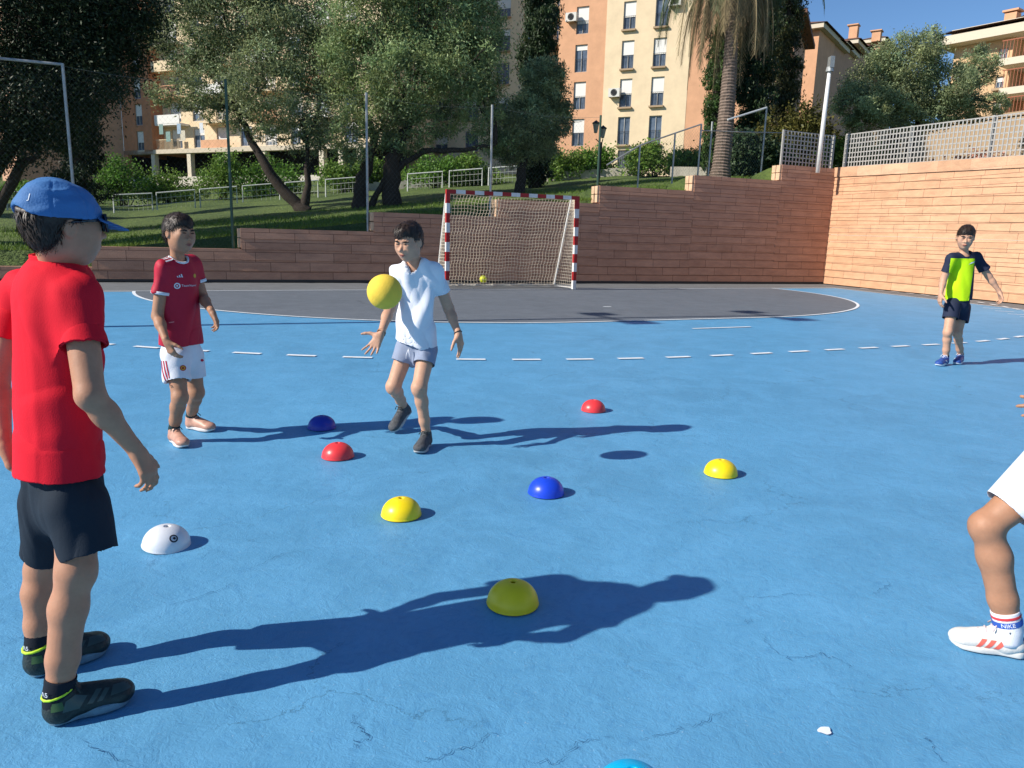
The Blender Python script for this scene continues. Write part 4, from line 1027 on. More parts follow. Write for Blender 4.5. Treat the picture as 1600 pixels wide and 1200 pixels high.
# ------------------------------------------------------------------ people
def skinmat(name, c, shade=1):
    m = mat(name, c, .55, var=.10, scale=30, bump=.05, bscale=160, spec=.35, sub=.05); return m
def clothmat(name, c, rough=.85, var=.06, spec=.15): return mat(name, c, rough, var=var, scale=8, bump=.13, bscale=340, spec=spec)
m_hair = mat('dark_hair', (.030, .017, .011), .5, var=.5, scale=90, spec=.4)
m_eye = mat('eye_white', (.34, .29, .26), .4); m_iris = mat('iris', (.03, .015, .01), .2); m_brow = mat('eyebrow', (.02, .012, .01), .8); m_lip = mat('lips', (.30, .09, .07), .5)
def hand(F, W, d, n, t, sz, curl, spread=.12, thumb=(.75, .55, .25), r0=.0068, k=.004):
    """palm, four fingers and a thumb; d to the fingers, n out of the palm, t to the thumb side"""
    d = nrm(d); n = nrm(n-d*(n@d)); t = np.array(t, float); t = nrm(t-d*(t@d)-n*(t@n)); s = sz/.14
    off = [.024, .0085, -.0075, -.0225]; ln = [.062, .069, .064, .051]; base = [.070, .073, .070, .064]
    F.cone(W-d*.012, W+d*.02*s, .017*s, .016*s, .01)
    for i in range(4):
        B = W+d*base[i]*s*.95+t*off[i]*s*.95; F.cone(W+d*.014*s+t*off[i]*.45*s, B, .0125*s, .0098*s, .012*s)
        v = nrm(d+t*(off[i]/.024)*spread); p = B; c = curl[i] if hasattr(curl, '__len__') else curl
        nn = n; rr_ = [r0*s, r0*.94*s, r0*.86*s, r0*.72*s]
        for j, fr in enumerate((.45, .30, .25)):
            a = c*(.8 if j == 0 else 1.0); v, nn = nrm(v*cos(a)+nn*sin(a)), nrm(nn*cos(a)-v*sin(a)); q = p+v*ln[i]*fr*s
            F.cone(p, q, rr_[j], rr_[j+1], k if j else .008*s); p = q
    B = W+d*.018*s+t*.016*s+n*.004*s; v = nrm(t*thumb[0]+d*thumb[1]+n*thumb[2]); q = B+v*.036*s; F.cone(B, q, .0135*s, .0095*s, .014*s)
    v2 = nrm(v+d*.45+n*.1); q2 = q+v2*.026*s; F.cone(q, q2, .009*s, .008*s, .004*s); F.cone(q2, q2+nrm(v2+d*.15)*.02*s, .008*s, .0062*s, .004*s)
def head_parts(F, root, C, f, u, h, hair, hairm=None, seed=0, detail=True, brow=True, gaze=(0, 0), strands=900, fringe=.25, nape=-.55, maxz=9):
    """C head centre, f forward, u up, h half height; adds the head to field F and builds eyes, brows, mouth and hair"""
    f = nrm(f); u = nrm(np.array(u)-f*(np.array(u)@f)); r = np.cross(f, u); R = np.stack([r, f, u])
    P = lambda x, y, z: C+(r*x+f*y+u*z)*h
    E = lambda c, rad, k=.01, mode='add': F.ell(P(*c), [a*h for a in rad], R, k*1.0, mode)
    E((0, -.13, .24), (.62, .82, .74), .01); E((0, .15, -.22), (.52, .60, .72), .02); E((0, .42, -.70), (.24, .30, .26), .03)
    E((.24, .12, -.46), (.20, .36, .26), .04); E((-.24, .12, -.46), (.20, .36, .26), .04)
    F.cone(P(0, .70, .10), P(0, .96, -.20), .055*h, .095*h, .010); E((.11, .80, -.25), (.075, .09, .06), .006); E((-.11, .80, -.25), (.075, .09, .06), .006)
    F.cone(P(-.34, .64, .20), P(.34, .64, .20), .075*h, .075*h, .02)
    for s in (-1, 1):
        E((s*.25, .85, .02), (.17, .19, .12), .018, 'sub'); E((s*.275, .63, .02), (.15, .13, .12), .006)
        E((s*.31, .50, -.20), (.16, .16, .16), .04); E((s*.645, -.06, -.07), (.075, .15, .24), .008); E((s*.725, -.02, -.05), (.05, .08, .15), .006, 'sub')
    E((0, .735, -.45), (.22, .12, .075), .012); E((0, .72, -.56), (.17, .11, .06), .01)
    if detail:
        for s in (-1, 1):
            mb = MB(); mb.lathe(P(s*.275, .645, .02), [(0.0001, -.12*h)]+[(.120*h*sin(a), -.120*h*cos(a)) for a in np.linspace(.3, pi, 9)], 14, axis=f); ey = mb.build('eye', m_eye, root, True)
            g = P(s*.275+gaze[0]*.05, .738, .01+gaze[1]*.04); mb = MB(); mb.lathe(g, [(0.001, .030*h), (.066*h, .020*h), (.084*h, -.004*h)], 12, axis=f); mb.build('iris', m_iris, ey, True)
            mb = MB(); mb.tube([P(s*.12, .79, .20), P(s*.27, .79, .235), P(s*.43, .68, .19)], [.028*h, .046*h, .018*h], 6); mb.build('eyebrow', m_brow, root, True)
            mb = MB(); mb.tube([P(s*.14, .755, .065), P(s*.27, .79, .085), P(s*.40, .71, .045)], [.016*h, .026*h, .016*h], 5); mb.build('eyelid', m_brow, root, True)
        mb = MB(); mb.tube([P(-.19, .80, -.50), P(-.08, .86, -.475), P(0, .865, -.485), P(.08, .86, -.475), P(.19, .80, -.50)], [.012*h, .032*h, .03*h, .032*h, .012*h], 8)
        mb.tube([P(-.15, .80, -.535), P(0, .865, -.55), P(.15, .80, -.535)], [.014*h, .036*h, .014*h], 8); mb.build('mouth', m_lip, root, True)
    if hair:
        lo, hi = C-h*1.5, C+h*1.5; G = Field(lo, hi, .0042)
        G.ell(P(0, -.14, .26), [.675*h, .875*h, .79*h], R, .01); G.ell(P(0, -.40, -.15), [.55*h, .48*h, .55*h], R, .02)
        G.ell(P(.08, .40, .66), [.40*h, .34*h, .27*h], R, .04)
        def cut(Q):      # face, ears and neck stay free
            q = (Q-C.astype(np.float32))@R.T.astype(np.float32)/h; x, y, z = q[..., 0], q[..., 1], q[..., 2]
            line = np.where(y > .30, .42-fringe+.08*np.sin(x*7+seed), np.where(y > -.22, .02+(y+.22)*.30, nape+.1*np.abs(x)))
            return np.maximum(-(z-line)*h*.8, (z-maxz)*h)
        sl_, Q = G._blk(lo, hi); G.F[sl_] = smax(G.F[sl_], cut(Q), .006)
        def dsp(V):
            q = (V-C)@R.T/h; tt = np.stack([q[:, 0]*9, q[:, 1]*5, q[:, 2]*3.5], 1)
            return (vnoise(tt, seed)*.030+vnoise(tt*2.7, seed+2)*.022)*h+.0
        V, Q2 = G.mesh(); V = smooth(V, Q2, 1); N = vnormals(V, Q2); V = V+N*dsp(V)[:, None]
        rg = np.random.default_rng(seed); idx = rg.integers(0, len(V), strands); vs, fs = [], []
        for j, i in enumerate(idx):
            p = V[i]; q = (p-C)@R.T/h
            if q[2] > maxz or (maxz < 2 and q[2] > .18 and not (q[1] < -.6 and q[2] < .30)): continue
            flow = nrm(r*(.55*q[0]+.25)+f*(.45 if q[1] > .1 else -.15)-u*(.75 if q[2] < .75 else .15)+rg.normal(size=3)*.16)
            flow = flow-N[i]*(flow@N[i]); v = nrm(flow+N[i]*.10); L_ = h*rg.uniform(.14, .36); w = np.cross(N[i], v)*h*.018
            if q[1] > .3 and q[2] < .5-fringe+.12: L_ *= .55
            e = p+v*L_*.6; g = e+nrm(flow-u*.3-N[i]*.12)*L_*.4; b = len(vs); vs += [p-w-N[i]*.004, p+w-N[i]*.004, e+w*.7, e-w*.7, g]; fs += [(b, b+1, b+2, b+3), (b+3, b+2, b+4, b+4)]
        Vn = np.concatenate([V, np.array(vs)]); Fn = np.concatenate([Q2, np.array(fs)+len(V)])
        faces = [tuple(x) if x[2] != x[3] else tuple(x[:3]) for x in Fn.tolist()]
        mesh_np('hair', Vn, faces, hairm or m_hair, root, True)
    return P
def shoe(root, heel, toe, mu, ms, W=.075, H=.075, up=UP, lime=None, stripes=None, label=None, lift=0., sock=None, ank=None, sockr=.03, sockh=.05, laces=True, vox=.0035, sole_h=.022, ax=.15, kn=None, wide=1.0):
    """heel and toe: ends of the sole at ground level"""
    heel, toe = np.array(heel, float), np.array(toe, float); d = nrm(toe-heel); L_ = np.linalg.norm(toe-heel); s = nrm(np.cross(d, up)); n = np.cross(s, d); q = L_/.21
    P = lambda x, y, z: heel+d*x*L_+s*y*q+n*z*q
    lo = np.minimum(heel, toe)-.07*q; hi = np.maximum(heel, toe)+.10*q
    F = Field(lo, hi, vox); fl = (n, .62)
    k_ = q*wide; F.cone(P(.17, 0, .035), P(.80, 0, .028), .034*k_, .034*k_, .01, (n, .75)); F.cone(P(ax+.01, 0, .03), P(ax+.01, 0, .076), .034*k_, .0315*k_, .012); F.cone(P(ax+.08, 0, .056), P(.66, 0, .038), .030*k_, .028*k_, .014); F.cone(P(ax+.15, 0, .074), P(ax+.10, 0, .092), .018*k_, .015*k_, .008)
    F.ell(P(.80, 0, .028), [.045*q, .036*k_, .024*k_], np.stack([d, s, n]), .012)
    F.op(lambda Q: -(((Q-(heel+n*.012*q).astype(np.float32))@n.astype(np.float32))), lo, hi, .004, 'none') if False else None
    F.cone(P(ax, 0, .092), P(ax-.01, 0, .13), .0255*k_, .027*k_, .005, mode='sub')
    o = finish(F, 'shoe', [mu]+([stripes] if stripes else []), root, 1)
    G = Field(lo, hi, vox)
    def sole(Q):
        v = Q-heel.astype(np.float32); x = v@d.astype(np.float32)/L_; y = v@s.astype(np.float32); z = v@n.astype(np.float32)
        w = (.031+.008*np.sin(np.clip((x-.35)/.6, 0, 1)*pi)-.004*np.sin(np.clip(x/.6, 0, 1)*pi))*q*W/.075
        e = np.clip(np.minimum(x/.14, (1.0-x)/.2), 0, 1); w = w*np.sqrt(np.clip(1-(1-e)**2, 0, 1))+1e-4
        side = np.abs(y)-w; hgt = sole_h*q*(1.15-.35*np.clip(x, 0, 1)); toeup = .012*q*np.clip((x-.8)/.2, 0, 1)**2
        end = np.maximum(-x, x-1)*L_
        return smax(smax(side, np.maximum(toeup-z, z-hgt-toeup), .004), end, .004)
    G.op(sole, lo, hi, 0); finish(G, 'sole', ms, o, 1)
    if lime:
        mb = MB(); c = P(ax+.005, 0, .084); mb.tube([c+d*.0312*k_*cos(a)+s*.0305*k_*sin(a)+n*(.002*q+.010*q*cos(a)) for a in np.linspace(0, 2*pi, 15)], .0044*q, 6, cap=False); mb.build('collar', lime, o, True)
    if laces:
        mb = MB()
        for i in range(4):
            x = ax+.20+.085*i; z = .088-.010*i; mb.tube([P(x, -.020, z-.013), P(x+.02, 0, z), P(x, .020, z-.013)], .0030*q, 5)
        mb.tube([P(ax+.19, 0, .090), P(ax+.17, .020, .098), P(ax+.23, .032, .078)], .0026*q, 5); mb.tube([P(ax+.19, 0, .09), P(ax+.17, -.020, .098), P(ax+.23, -.032, .078)], .0026*q, 5)
        mb.build('laces', laces if not isinstance(laces, bool) else ms, o, True)
    if sock is not None:
        a = np.array(ank, float); b = P(ax, 0, .05); v = nrm(a-b); w_ = nrm(np.array(kn)-a) if kn is not None else v; mb = MB(); e = max(.004, sockh-.025); top = a+w_*e
        mb.tube([b-v*.012, b, a, a+w_*e*.5, top-w_*.004, top, top-w_*.003], [sockr*1.02, sockr*1.04, sockr*1.03, sockr, sockr*1.02, sockr*1.01, sockr*.86], 18); mb.build('sock', sock, root, True)
    return o, P
def body_parts(root, J, s, skin, vox=.004, hands=None, face=None, hair=True, hairm=None, seed=0, legr=1.0, chest=.100, shr=.036, calf=.040, knee=.041, thigh=.062, ankr=.0245, **hk):
    """J: joints; s: size factor (1 = 1.25 m child)"""
    pts = [np.array(v) for k, v in J.items() if k not in ('f', 'hf', 'hu', 'hh', 'ch')]; lo = np.min(pts, 0)-.16; hi = np.max(pts, 0)+.16; lo[2] = max(lo[2], -.01)
    J['ch'] = chest; chest = chest-.011; F = Field(lo, hi, vox); f = nrm(J['f']); C = lambda a, b, r1, r2, k=.015, fl=None: F.cone(J[a] if isinstance(a, str) else a, J[b] if isinstance(b, str) else b, r1*s, r2*s, k*s, fl)
    fl = (f, .68); up = nrm(J['neck']-J['pelvis'])
    C(J['pelvis']-up*.02, J['pelvis']+up*.10*s, chest*.92, chest*.86, .03, fl); C(J['pelvis']+up*.08*s, J['neck']-up*.09*s, chest*.86, chest, .03, fl)
    for a in 'ab':
        C(J['neck']-up*.037*s, 'sh'+a, .035, shr-.002, .03); C('sh'+a, 'el'+a, shr*.93, .0265); C(J['sh'+a], J['el'+a], .0295, .026)
        e, w = J['el'+a], J['wr'+a]; C('el'+a, e+(w-e)*.35, .0260, .0270); C(e+(w-e)*.3, 'wr'+a, .0268, .0172)
        h_, kn, an = J['hip'+a], J['kn'+a], J['an'+a]
        C(h_, kn, thigh, knee, .03); bk = -f*.004*s; m1, m2 = kn+(an-kn)*.30+bk, kn+(an-kn)*.72+bk*.3
        C(kn, m1, knee*.96, calf, .02); C(m1, m2, calf, calf*.40+ankr*.66, .02); C(m2, an, calf*.40+ankr*.66, ankr, .015)
        C(kn+f*.006*s, kn+f*.008*s-up*.01*s, knee*.86, knee*.80, .02)
        C(an, an-UP*.03*s+nrm(J['to'+a]-an)*.03*s, ankr, .022)
        if hands and a in hands: hand(F, w, *hands[a][0], **hands[a][1])
    hc = J['head']; hu = nrm(J['hu']); hf = nrm(J['hf']); hh = J.get('hh', .105)
    C(J['neck']-up*.02*s, hc-hu*.055*s-hf*.018*s, .036, .037, .02)
    head_parts(F, root, hc, hf, hu, hh, hair, hairm, seed, **(face or {}))
    finish(F, 'body', skin, root, 1)
    return F
def garment_leg(F, hip, kn, frac, r1, r2, th=.007, k=.03, flat=None):
    hip, kn = np.array(hip, float), np.array(kn, float); d = nrm(kn-hip); e = hip+(kn-hip)*frac
    def fn(P):
        a = d_cone(P, hip, e+d*.03, r1, r2, flat); pl = (P-e.astype(np.float32))@d.astype(np.float32)
        i = d_cone(P, hip+(e-hip)*.45, e+d*.05, (r1+r2)/2*.96-th, r2-th, flat)
        return np.maximum(np.maximum(a, pl), -i)
    r = max(r1, r2)+.03; F.op(fn, np.minimum(hip, e)-r, np.maximum(hip, e)+r, k)
def sleeve(F, sh, el, frac, r1, r2, th=.006, k=.02, tilt=None):
    sh, el = np.array(sh, float), np.array(el, float); d = nrm(el-sh); e = sh+(el-sh)*frac; pn = nrm(d+(np.array(tilt) if tilt is not None else 0))
    def fn(P):
        a = d_cone(P, sh, e+d*.03, r1, r2); pl = (P-e.astype(np.float32))@pn.astype(np.float32); i = d_cone(P, sh+(e-sh)*.5, e+d*.05, r2*.8-th, r2-th)
        return np.maximum(np.maximum(a, pl), -i)
    F.op(fn, np.minimum(sh, e)-.1, np.maximum(sh, e)+.1, k)
def tshirt(root, J, s, mats, hem, rC, rH, slv=(.75, .75), sr=(.048, .054), vox=.0042, flat=.70, neckr=.052, necklen=.0, foldc=(), mi=None, seed=0, hemtilt=None, name='tshirt', shr=.046, neckoff=0., th=.006):
    """torso cone from chest to hem plus sleeves, hollow at hem and cuffs, open at the neck"""
    f = nrm(J['f']); up = nrm(J['neck']-J['pelvis']); pts = [J['sha'], J['shb'], J['ela'], J['elb'], J['neck'], hem]
    F = Field(np.min(pts, 0)-.13, np.max(pts, 0)+.12, vox); ch = J['neck']-up*.085*s; hem = np.array(hem, float); d = nrm(hem-ch); pn = nrm(d+(np.array(hemtilt) if hemtilt is not None else 0))
    def fn(P):
        a = d_cone(P, ch, hem+d*.04, rC, rH, (f, flat)); pl = (P-hem.astype(np.float32))@pn.astype(np.float32)
        i = d_cone(P, hem-d*.07, hem+d*.06, rH*.95-th*1.5, rH-th*1.5, (f, flat)); return np.maximum(np.maximum(a, pl), -i)
    F.op(fn, np.minimum(ch, hem)-max(rC, rH)-.03, np.maximum(ch, hem)+max(rC, rH)+.06, .03)
    cw = J.get('ch', .1)*s; F.cone(J['pelvis']+up*.09*s, J['neck']-up*.09*s, cw*.86+.008, cw+.008, .02, (f, .72))
    for a, q in zip('ab', slv):
        F.cone(J['neck']-up*.033*s, J['sh'+a], .050*s, shr*s, .035); sleeve(F, J['sh'+a], J['el'+a], q, sr[0]*s, sr[1]*s, k=.03)
    nb = J['neck']+f*(.012+neckoff)*s
    F.cone(nb-up*.042*s, nb+up*.12*s, neckr*s, neckr*1.15*s, .006, mode='sub')
    return finish(F, name, mats, root, 1, (lambda V: folds(V, foldc, seed)) if foldc else None, mi)
def shorts(root, J, s, mats, frac, r=(.115, .085, .088), wz=.06, vox=.0045, foldc=(), mi=None, seed=0, flat=.72, legflat=None):
    f = nrm(J['f']); up = nrm(J['neck']-J['pelvis']); pts = [J['hipa'], J['hipb'], J['kna'], J['knb'], J['pelvis']+up*.1]
    F = Field(np.min(pts, 0)-.14, np.max(pts, 0)+.14, vox)
    F.cone(J['pelvis']-up*.01, J['pelvis']+up*wz*s, r[0]*s, r[0]*.93*s, .03, (f, flat)); cw = J.get('ch', .1)*s; F.cone(J['pelvis']-up*.035*s, J['pelvis']+up*.02, cw*.86, cw*.95, .03, (f, .76))
    fr = frac if hasattr(frac, '__len__') else (frac, frac)
    for a, q in zip('ab', fr): garment_leg(F, J['hip'+a]+up*.01, J['kn'+a], q, r[1]*s, r[2]*s, k=.03)
    return finish(F, 'shorts', mats, root, 2, (lambda V: folds(V, foldc, seed)) if foldc else None, mi)
def cyl_patch(name, text, root, c, n, up_, size, m, bulge=None):
    """flat lettering as a thin mesh at c facing n"""
    cu = bpy.data.curves.new('text', 'FONT'); cu.body = text; cu.size = size; cu.align_x = 'CENTER'; cu.align_y = 'CENTER'; cu.extrude = .0004; o = bpy.data.objects.new('text', cu)
    S.collection.objects.link(o); dg = bpy.context.evaluated_depsgraph_get(); me = bpy.data.meshes.new_from_object(o.evaluated_get(dg)); S.collection.objects.unlink(o); bpy.data.objects.remove(o)
    n = nrm(n); y = nrm(np.array(up_)-n*(np.array(up_)@n)); x = np.cross(y, n); V = np.zeros(len(me.vertices)*3, np.float32); me.vertices.foreach_get('co', V); V = V.reshape(-1, 3)
    if bulge: V[:, 2] -= (V[:, 0]**2)/(2*bulge)
    W_ = c+V[:, :1]*x+V[:, 1:2]*y+V[:, 2:]*n; F_ = [tuple(p.vertices) for p in me.polygons]; return mesh_np(name, W_, F_, m, root, False)
_bvh = {}
def drape(name, root, target, polys, c, n, up_, m, off=.0025, res=.006):
    """project flat polygons (lists of 2-d points, metres) along -n onto the mesh `target`; follows its folds"""
    from mathutils.bvhtree import BVHTree
    if target.name not in _bvh:
        me = target.data; L0 = np.zeros(3); q = target
        while q: L0 = L0+np.array(q.location); q = q.parent
        _bvh[target.name] = BVHTree.FromPolygons([Vector(v.co)+Vector(L0) for v in me.vertices], [tuple(p.vertices) for p in me.polygons])
    T = _bvh[target.name]; n = nrm(n); y = nrm(np.array(up_)-n*(np.array(up_)@n)); x = np.cross(y, n); bm = bmesh.new()
    for pl in polys:
        fc = bm.faces.new([bm.verts.new((a, b, 0)) for a, b in pl])
    bmesh.ops.triangulate(bm, faces=bm.faces)
    for _ in range(4):
        es = [e for e in bm.edges if e.calc_length() > res]
        if not es: break
        bmesh.ops.subdivide_edges(bm, edges=es, cuts=1); bmesh.ops.triangulate(bm, faces=bm.faces)
    bm.verts.index_update(); vs = []
    for v in bm.verts:
        p = c+x*v.co.x+y*v.co.y; h, hn, _, _ = T.ray_cast(Vector(p+n*.12), Vector(-n), .3)
        vs.append(np.array(h)+n*off if h else p)
    fs = [tuple(v.index for v in f_.verts) for f_ in bm.faces]; bm.free(); return mesh_np(name, vs, fs, m, root, True)
def textpolys(text, size):
    cu = bpy.data.curves.new('text', 'FONT'); cu.body = text; cu.size = size; cu.align_x = 'CENTER'; cu.align_y = 'CENTER'; o = bpy.data.objects.new('text', cu); S.collection.objects.link(o)
    me = bpy.data.meshes.new_from_object(o.evaluated_get(bpy.context.evaluated_depsgraph_get())); bpy.data.objects.remove(o)
    return [[(me.vertices[i].co.x, me.vertices[i].co.y) for i in p.vertices] for p in me.polygons]
def circ(cx, cy, r, n=16): return [(cx+r*cos(2*pi*k/n), cy+r*sin(2*pi*k/n)) for k in range(n)]
def ringp(cx, cy, r, w, n=16): return [[(cx+r*cos(a), cy+r*sin(a)), (cx+r*cos(b), cy+r*sin(b)), (cx+(r-w)*cos(b), cy+(r-w)*sin(b)), (cx+(r-w)*cos(a), cy+(r-w)*sin(a))] for a, b in [(2*pi*k/n, 2*pi*(k+1)/n) for k in range(n)]]
#PEOPLE
# ------------------------------------------------------------------ marker domes and balls
def plastic(name, c, rough=.35): return mat(name, c, rough, var=.05, scale=20, spec=.5, bump=.05, bscale=40)
DC = {'white': (.72, .73, .76), 'navy': (.012, .03, .36), 'blue': (.012, .06, .62), 'red': (.80, .045, .05), 'yellow': (.93, .68, .008), 'cyan': (.0, .42, .75)}
def dome(px_, py_, colr, label, tilt=(0, 0), mark=False, R_=.082, H_=.070):
    g = ground(px_, py_); t = thing('marker_dome', label, 'marker dome', (g[0], g[1], 0), 'plastic half ball markers on the blue court')
    m = plastic('dome_'+colr, DC[colr]); mb = MB(); prof = [(R_+.001, .0), (R_+.002, .003), (R_, .006)]
    for a in np.linspace(.04, 1.42, 16): prof.append((R_*cos(a)**.92, .004+H_*sin(a)))
    prof += [(.0105, H_+.003), (.0095, H_-.002), (.0085, H_-.007)]
    for a in np.linspace(1.40, .02, 12): prof.append(((R_-.0025)*cos(a)**.92, H_*sin(a)))
    ax = nrm(UP+RGT*tilt[0]+HEAD*tilt[1]); mb.lathe((g[0], g[1], .0), prof, 48, axis=ax); sh_ = mb.build('shell', m, t, True)
    if mark:
        _bvh.pop(sh_.name, None)
        nn = nrm(RGT*.62+UP*.55-HEAD*.55); c = np.array([g[0], g[1], .0])+nn*.088
        drape('printed_mark', t, sh_, ringp(0, 0, .015, .005)+[circ(.002, 0, .005)], c, nn, UP, mat('black_print', (.02, .02, .03), .5), off=.0012, res=.01)
        nn2 = nrm(RGT*.75+UP*.25-HEAD*.6)
        drape('printed_text', t, sh_, textpolys('kipsta', .014), np.array([g[0], g[1], 0.])+nn2*.088, nn2, UP, mat('gray_print', (.2, .2, .25), .5), off=.0012, res=.01) if False else None
    return t
dome(260, 851, 'white', 'white half ball marker with a small black print, near the boy in the red shirt', (.10, 0), True)
dome(503, 668, 'navy', 'dark blue half ball marker lying in the shadow of the boy in the football jersey')
dome(528, 713, 'red', 'red half ball marker on the court in front of the shaded blue one')
dome(627, 804, 'yellow', 'yellow half ball marker left of the centre, nearest to the white marker')
dome(853, 770, 'blue', 'bright blue half ball marker in sunlight near the middle of the court')
dome(927, 641, 'red', 'red half ball marker farthest away, right of the boy in the white shirt')
dome(1126, 740, 'yellow', 'yellow half ball marker at the right, beyond the round ball shadow')
dome(801, 942, 'yellow', 'yellow half ball marker half covered by the shadow of the near boy')
dome(986, 1252, 'cyan', 'light blue half ball marker cut off by the bottom edge of the picture')
def ballmesh(name, label, c, r, m):
    t = thing(name, label, 'ball', c); mb = MB(); mb.lathe(c, [(max(1e-4, r*sin(a)), -r*cos(a)) for a in np.linspace(0, pi, 25)], 40); o = mb.build('ball_skin', m, t, True)
    return t, o
m_foam = mat('yellow_foam', (.88, .60, .07), .8, var=.06, scale=30, bump=.4, bscale=260)
t, o = ballmesh('foam_ball', 'yellow foam ball in mid air before the boy in the white shirt', (-5.8955, -11.6233, .8815), .0800, m_foam)
g = ground(755, 442.5)
t, o = ballmesh('ball', 'bright yellow green ball lying in the mouth of the goal', (g[0], g[1], .098), .096, mat('lime_ball', (.62, .66, .02), .45))
mb = MB(); c = np.array([g[0], g[1], .098]); q = nrm(CP-c+UP*.3)
for d_ in (-.035, .03): mb.tube([c+nrm(q+RGT*d_*8+UP*(.2-k*.2))*.0968 for k in range(4)], .005, 5)
mb.build('dark_mark', mat('ball_print', (.08, .10, .02), .6), t, True)

# ------------------------------------------------------------------ person: near boy in the red T-shirt
def ankle(heel, toe, h=.072, x=.16): d = np.array(toe)-np.array(heel); return np.array(heel)+d*x+UP*h
gnd = lambda x, y: ground(x, y)
m_blk = mat('black_shoe', (.012, .022, .022), .45, var=.5, scale=40, spec=.4, bump=.3, bscale=120); m_lime = mat('lime_trim', (.50, .75, .03), .5)
m_grsole = mat('gray_sole', (.13, .22, .29), .4, var=.3, scale=30, spec=.4)
m_bsock = clothmat('black_sock', (.014, .018, .026))
sk1 = skinmat('skin_tan', (.45, .22, .13)); sk2 = skinmat('skin_brown', (.40, .20, .115)); sk3 = skinmat('skin_light', (.56, .31, .20))
A = thing('person', 'boy seen from behind in a red T-shirt, blue cap and black shorts, nearest to us', 'person', ground(112, 1085))
fA = nrm(RGT*.72+HEAD*.69)
hb, tb = gnd(74, 1130), gnd(209, 1087); ha, ta = gnd(44, 1056), gnd(170, 1011)
JA = dict(f=fA, neck=at(86, 418, 1.68), head=at(98, 351, 1.665), hf=RGT*.64+HEAD*.77-UP*.06, hu=UP+RGT*.03, sha=at(34, 453, 1.78), shb=at(121, 466, 1.62), ela=at(-6, 588, 1.77), wra=at(6, 690, 1.72),
          elb=at(141, 618, 1.54), wrb=at(212, 703, 1.61), pelvis=at(102, 768, 1.67), hipa=at(88, 795, 1.715), hipb=at(122, 800, 1.62), kna=at(67, 888, 1.755), knb=at(118, 892, 1.575), ana=ankle(ha, ta), anb=ankle(hb, tb), toa=ta, tob=tb, hh=.088)
HA = {'b': ((nrm(RGT*.42-UP*.9+HEAD*.05), -RGT*.85-UP*.4+HEAD*.15, HEAD*.9+RGT*.3, .122), dict(curl=(.42, .5, .55, .62))), 'a': ((nrm(RGT*.3-UP*.9), HEAD*.2+RGT, HEAD*.8, .135), dict(curl=.4))}
PA = body_parts(A, JA, 1.0, sk1, .0038, HA, face=dict(strands=3200, fringe=.3, nape=-.72, maxz=.34), seed=3, chest=.100, calf=.0390, knee=.0400, thigh=.052, ankr=.028)
m_red = clothmat('red_cotton', (.68, .012, .028), .8, var=.05)
wsh = lambda V: np.clip((V[:, 2]-.55)/.5, .25, 1)
tshirt(A, JA, 1.0, m_red, at(94, 739, 1.66), .130, .129, (.53, .53), (.050, .052), .0042, .74, .047, foldc=[(UP+RGT*.25, 9, 2.0, .013, None), (UP-RGT*.5+HEAD*.3, 14, 3.5, .007, wsh), (RGT+UP*.2, 12, 5, .004, None), (UP, 30, 8, .0014, None)], seed=5, hemtilt=RGT*.03, shr=.048)
def collar(par, J, r_, m, s=1., w=.0055):
    f_ = nrm(J['f']); u_ = nrm(J['neck']-J['pelvis']); q_ = np.cross(f_, UP); nb_ = J['neck']+f_*.014*s; mb = MB()
    mb.tube([nb_+q_*r_*cos(a)+f_*r_*.97*sin(a)+u_*(.013-.026*sin(a)*(sin(a) > 0)+.004*(sin(a) < 0)) for a in np.linspace(0, 2*pi, 33)], w, 6, cap=False); mb.build('collar', m, par, True)
collar(A, JA, .0475, m_red)
JS = dict(JA); JS['kna'] = JA['kna']+RGT*.006; JS['knb'] = JA['knb']+RGT*.035+HEAD*.01
m_bshort = clothmat('black_polyester', (.018, .026, .038), .8, spec=.15)
shorts(A, JS, 1.0, m_bshort, (.76, .78), (.102, .074, .062), .10, .0042, [(UP, 12, 2.0, .007, None), (UP+RGT*.5, 16, 5, .004, None), (UP, 34, 7, .0012, None)], seed=8)
for (h_, t_, an, k_) in ((hb, tb, JA['anb'], JA['knb']), (ha, ta, JA['ana'], JA['kna'])):
    o_, Ps = shoe(A, h_, t_, m_blk, m_grsole, lime=m_lime, sock=m_bsock, ank=an, kn=k_, sockr=.0335, sockh=.060, W=.090, wide=1.22, sole_h=.028, laces=mat('dark_laces', (.03, .04, .04), .7))
    _bvh.clear(); nn = nrm(CP-Ps(.5, 0, .04)); nn = nrm(nn-UP*nn[2]*.6); xx = nrm(np.cross(UP, nn)); m_pan = mat('gloss_panel', (.035, .06, .055), .3, spec=.6); m_pan2 = mat('green_panel', (.05, .11, .04), .5)
    for cx, pl, mm in ((.30, [[(-.022, -.012), (.012, -.014), (.030, .010), (.006, .020), (-.014, .012)]], m_pan), (.56, [[(-.020, -.010), (-.008, -.012), (.014, .014), (.002, .016)], [(.000, -.012), (.012, -.012), (.030, .010), (.020, .013)]], m_pan), (.82, [[(-.018, -.008), (.028, -.006), (.020, .008), (-.010, .012)]], m_pan), (.12, [[(-.012, -.006), (.016, -.006), (.012, .014), (-.010, .014)]], m_pan2)):
        drape('side_panel', o_, o_, pl, Ps(cx, 0, .046)+nn*.05, nn, UP, mm, off=.0012, res=.008)
    c = an+UP*.012; nn = nrm(-RGT*.35-HEAD); cyl_patch('sock_mark', 'Λ5', A, c+nn*.0362, nn, UP, .016, m_line, .034)
